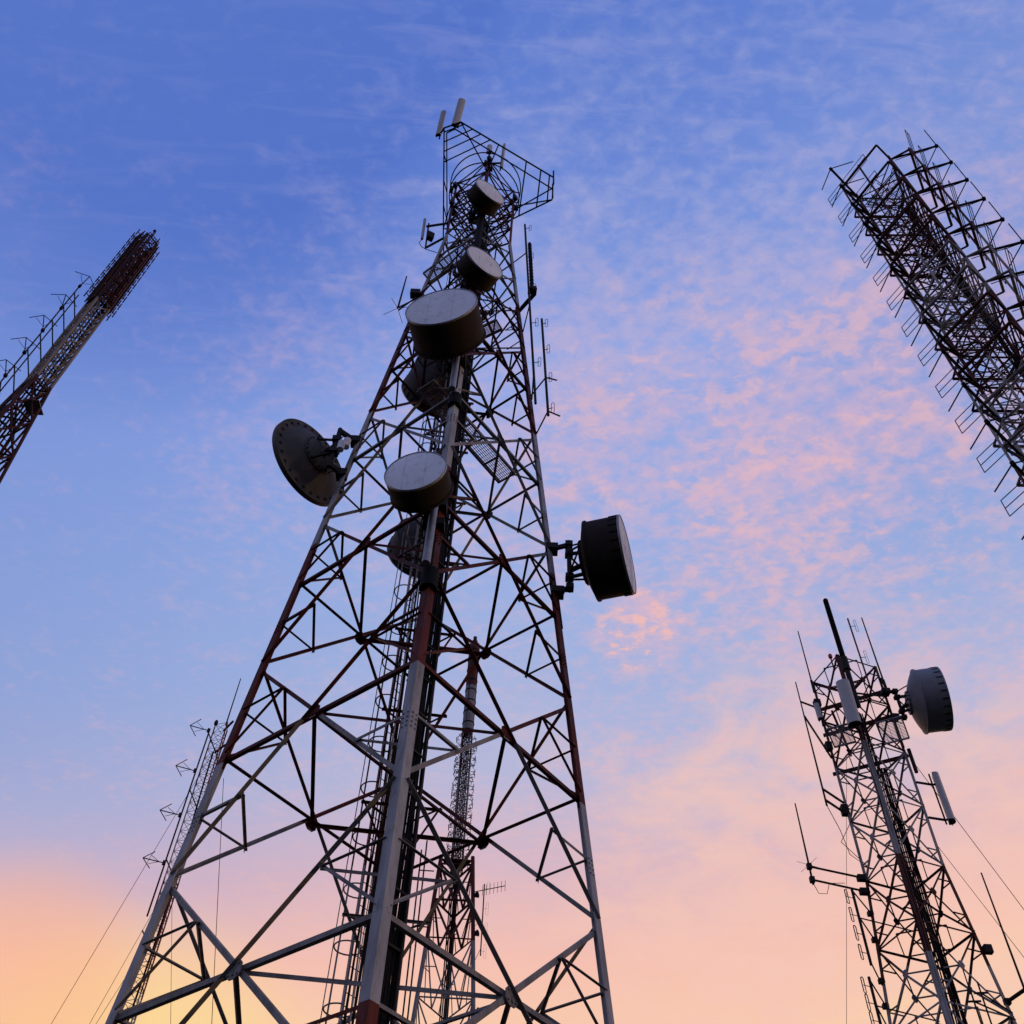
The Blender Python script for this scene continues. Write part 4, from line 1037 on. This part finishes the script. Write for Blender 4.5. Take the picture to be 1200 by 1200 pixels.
a = V((gc.x, gc.y, ath(198, 1035, GD).z)); wire('near-vertical guy wire under the left leg of the central tower', a, down(a, atz(200, 1199, 19)), .012, 'guy wires of the slender mast')
a = atz(262, 912, 15.2); wire('thin near-vertical cable inside the left face of the central tower', a, down(a, atz(249, 1182, 9.4)), .007)

# ================================================================== far tower seen through the main one
FD = 120.0; fc_ = azv(-2.42, FD); fc_.z = 0
t6 = thing('lattice_tower', 'distant red and white tower seen through the central one, topped by a striped cylinder', 'tower', V((fc_.x, fc_.y, GZ)))
def r6(z): return 2.5+(74.3-z)*.063*1.155
def c6(k, z, r=None):
    a = rad([-118, 118, 0][k % 3]+180); a = rad([240, 120, 0][k % 3]); r = r6(z) if r is None else r; return V((fc_.x+.0+r*math.sin(a), fc_.y+r*math.cos(a), z))
for k in range(3): MB().tube(c6(k, GZ), c6(k, 75.5), .26, 10).build('leg', M['far'], t6)
z1 = 74.3
while z1 > 3:
    st = 5.2 if z1 > 64 else 7.5; z0 = max(z1-st, GZ); b = MB()
    for k in range(3):
        A0, B0, A1, B1 = c6(k, z0), c6(k+1, z0), c6(k, z1), c6(k+1, z1); rr_ = .16 if z1 > 64 else .1
        b.tube(A1, B1, rr_, 5); X = (A0+B0)/2; b.tube(A1, X, rr_, 5); b.tube(B1, X, rr_, 5); b.tube((A1+X)/2, (A0*.5+A1*.5), .07, 4); b.tube((B1+X)/2, (B0+B1)/2, .07, 4)
        b.tube(A1, lerp(A0, B0, .25), .06, 4); b.tube(B1, lerp(A0, B0, .75), .06, 4)
    b.build('lattice_bay', M['far'], t6); z1 = z0
b = MB(); b.plate([c6(0, 75)*1, c6(2, 75), c6(1, 75)], .12, Z); b.build('shelf', M['far'], t6)
for k in range(4):
    a = rad(45+90*k); MB().tube(V((fc_.x+1.05*math.sin(a), fc_.y+1.05*math.cos(a), 74)), V((fc_.x+1.0*math.sin(a), fc_.y+1.0*math.cos(a), 97)), .11, 6).build('upper_leg', M['far'], t6)
z = 74.0
while z < 96.5:
    b = MB(); ps = [V((fc_.x+1.03*math.sin(rad(45+90*k)), fc_.y+1.03*math.cos(rad(45+90*k)), z)) for k in range(4)]
    for k in range(4): b.tube(ps[k], ps[(k+1) % 4]+Z*2.3, .06, 4); b.tube(ps[k]+Z*2.3, ps[(k+1) % 4], .06, 4); b.tube(ps[k], ps[(k+1) % 4], .06, 4)
    b.build('lattice_bay', M['far'], t6); z += 2.3
b = MB()
for i in range(5): b.tube(V((fc_.x-.5+.22*i, fc_.y-.4, GZ)), V((fc_.x-.5+.22*i, fc_.y-.4, 97)), .09, 5)
b.build('feeder_bundle', M['black'], t6)
b = MB()
for s_ in range(2):
    zz = 97 if s_ == 0 else 106
b.lathe(V((fc_.x, fc_.y, 0)), Z, [(.62, 96.5), (.62, 97.4), (.86, 97.4), (.86, 115.2), (.45, 115.6), (.45, 116.1), (.3, 116.1), (.3, 117), (.001, 117.1)], 20)
cyl = smoothmerge(b.build('antenna_cylinder', M['far'], t6))
b = MB()
for i in range(8):
    z = 98.6+2.15*i
    b.lathe(V((fc_.x, fc_.y, z)), Z, [(.87, 0), (.93, .03), (.93, .22), (.87, .25)], 20)
for a in range(0, 360, 90): p = V((fc_.x+.88*math.sin(rad(a+200)), fc_.y+.88*math.cos(rad(a+200)), 0)); b.tube(p+Z*97.5, p+Z*115, .05, 4)
b.build('bands', M['dark'], cyl)
def sdip():
    t = thing('small_dipole', 'x', 'dipole antenna', V((0, 0, 0))); b = MB()
    b.tube(V((0, 0, 0)), V((.55, 0, 0)), .06, 4); b.tube(V((.5, -.45, -.2)), V((.55, .4, .2)), .06, 4); b.tube(V((.55, .2, -.4)), V((.5, -.25, .4)), .05, 4); b.tube(V((.25, 0, 0)), V((.45, .3, .4)), .045, 4)
    b.build('dipole', M['galv'], t); return t
sp = sdip(); first = True
for j in range(17):
    for s_ in range(7):
        rz = rad(30+51.4*s_+random.uniform(-12, 12)+(10 if j % 2 else -8)); z = 75.6+1.24*j+random.uniform(-.3, .3); loc = V((fc_.x+math.cos(rz)*1.0, fc_.y+math.sin(rz)*1.0, z)); lb = 'tiny dipole in the bristling collar of the distant tower'
        if first: sp.location = loc; sp.rotation_euler = (0, 0, rz); sp['label'] = lb; sp['group'] = 'dipoles of the distant tower'; first = False
        else: dup(sp, loc, rz, lb, 'dipoles of the distant tower')
# yagi and dipole mast at its right
p0 = ath(563, 1120, 118); q0 = ath(566, 1036, 118); q0 = V((p0.x, p0.y, q0.z))
dipole_mast('thin dipole mast standing right of the distant tower', p0, q0, .08, 4, .5, azv(90), None, arms=[(.5, c6(1, lerp(p0, q0, .5).z-1.0)), (.1, c6(1, p0.z-1))], rods=.9, w_=.15)
b = MB(); y0 = c6(1, ath(556, 1043, 118).z); y1 = ath(592, 1038, 117.5); b.tube(y0, y1, .06, 5)
for i in range(7): c = lerp(y0, y1, .3+.7*i/6); b.tube(c-Z*.75, c+Z*.75, .03, 4)
tag(b.build('yagi_antenna', M['dark']), 'faint comb-like yagi antenna reaching right from the distant tower', 'antenna')
for px, y, lb in ((557.5, 1049, 'upper dark spotlight on the right edge of the distant tower'), (557.5, 1094, 'lower dark spotlight on the right edge of the distant tower')):
    c = ath(px, y, 118.5); b = MB(); b.lathe(c, azv(120), [(.001, -.3), (.2, -.25), (.42, .3), (.38, .3), (.15, -.1), (.001, -.1)], 12); b.tube(c-azv(120, .3), c6(1, c.z), .08, 5); tag(b.build('spotlight', M['dark']), lb, 'light')
p = ath(560, 1187, 118); t = thing('warning_lamp', 'tiny red lamp on an arm at the foot of the distant tower', 'lamp', p)
b = MB(); b.lathe(p, Z, [(.16, 0), (.2, .2), (.16, .55), (.001, .7)], 10); b.build('lens', M['lampred'], t); MB().tube(p, c6(1, p.z-1.2), .06, 5).build('stem', M['dark'], t)
# slim pair of poles left of it (cable ladder to the lower mast)
t = thing('antenna_mast', 'pair of thin parallel poles with short arms between the central tower legs', 'mast', ath(476, 1180, 80))
b = MB(); pa = ath(478, 1190, 80); ta = ath(500, 985, 80); pa2 = ath(472, 1190, 80)
b.tube(V((pa.x, pa.y, GZ)), V((pa.x, pa.y, ta.z)), .07, 6); b.tube(V((pa2.x, pa2.y, GZ)), V((pa2.x, pa2.y, ta.z-1)), .07, 6); b.build('pole', M['dark'], t)
b = MB()
for i in range(7): z = ta.z-3-i*5.2; b.tube(V((pa2.x, pa2.y, z)), V((pa.x+.9, pa.y, z)), .06, 5)
b.build_each('arm', M['dark'], t)

# ---------------------------------------------------------------- guy wires at the right
a = cor3(1, 30.2); wire('guy wire leaving the right leg of the lower right tower near its drum', a, down(a, atz(1200, 1066, 23.5)), .016, 'guy wires at the right')
a = cor3(1, 25.2); wire('second guy wire lower on the right leg of the lower right tower', a, down(a, atz(1200, 1122, 18.5)), .014, 'guy wires at the right')
a = cor3(3, 30.0); b_ = atz(992, 1199, 19.0); wire('thin vertical wire hanging left of the lower right tower', atz(992, 884, 31), down(atz(992, 884, 31), b_), .010, 'guy wires at the right')

for o in bpy.data.objects:
    if '_o' in o: del o['_o']
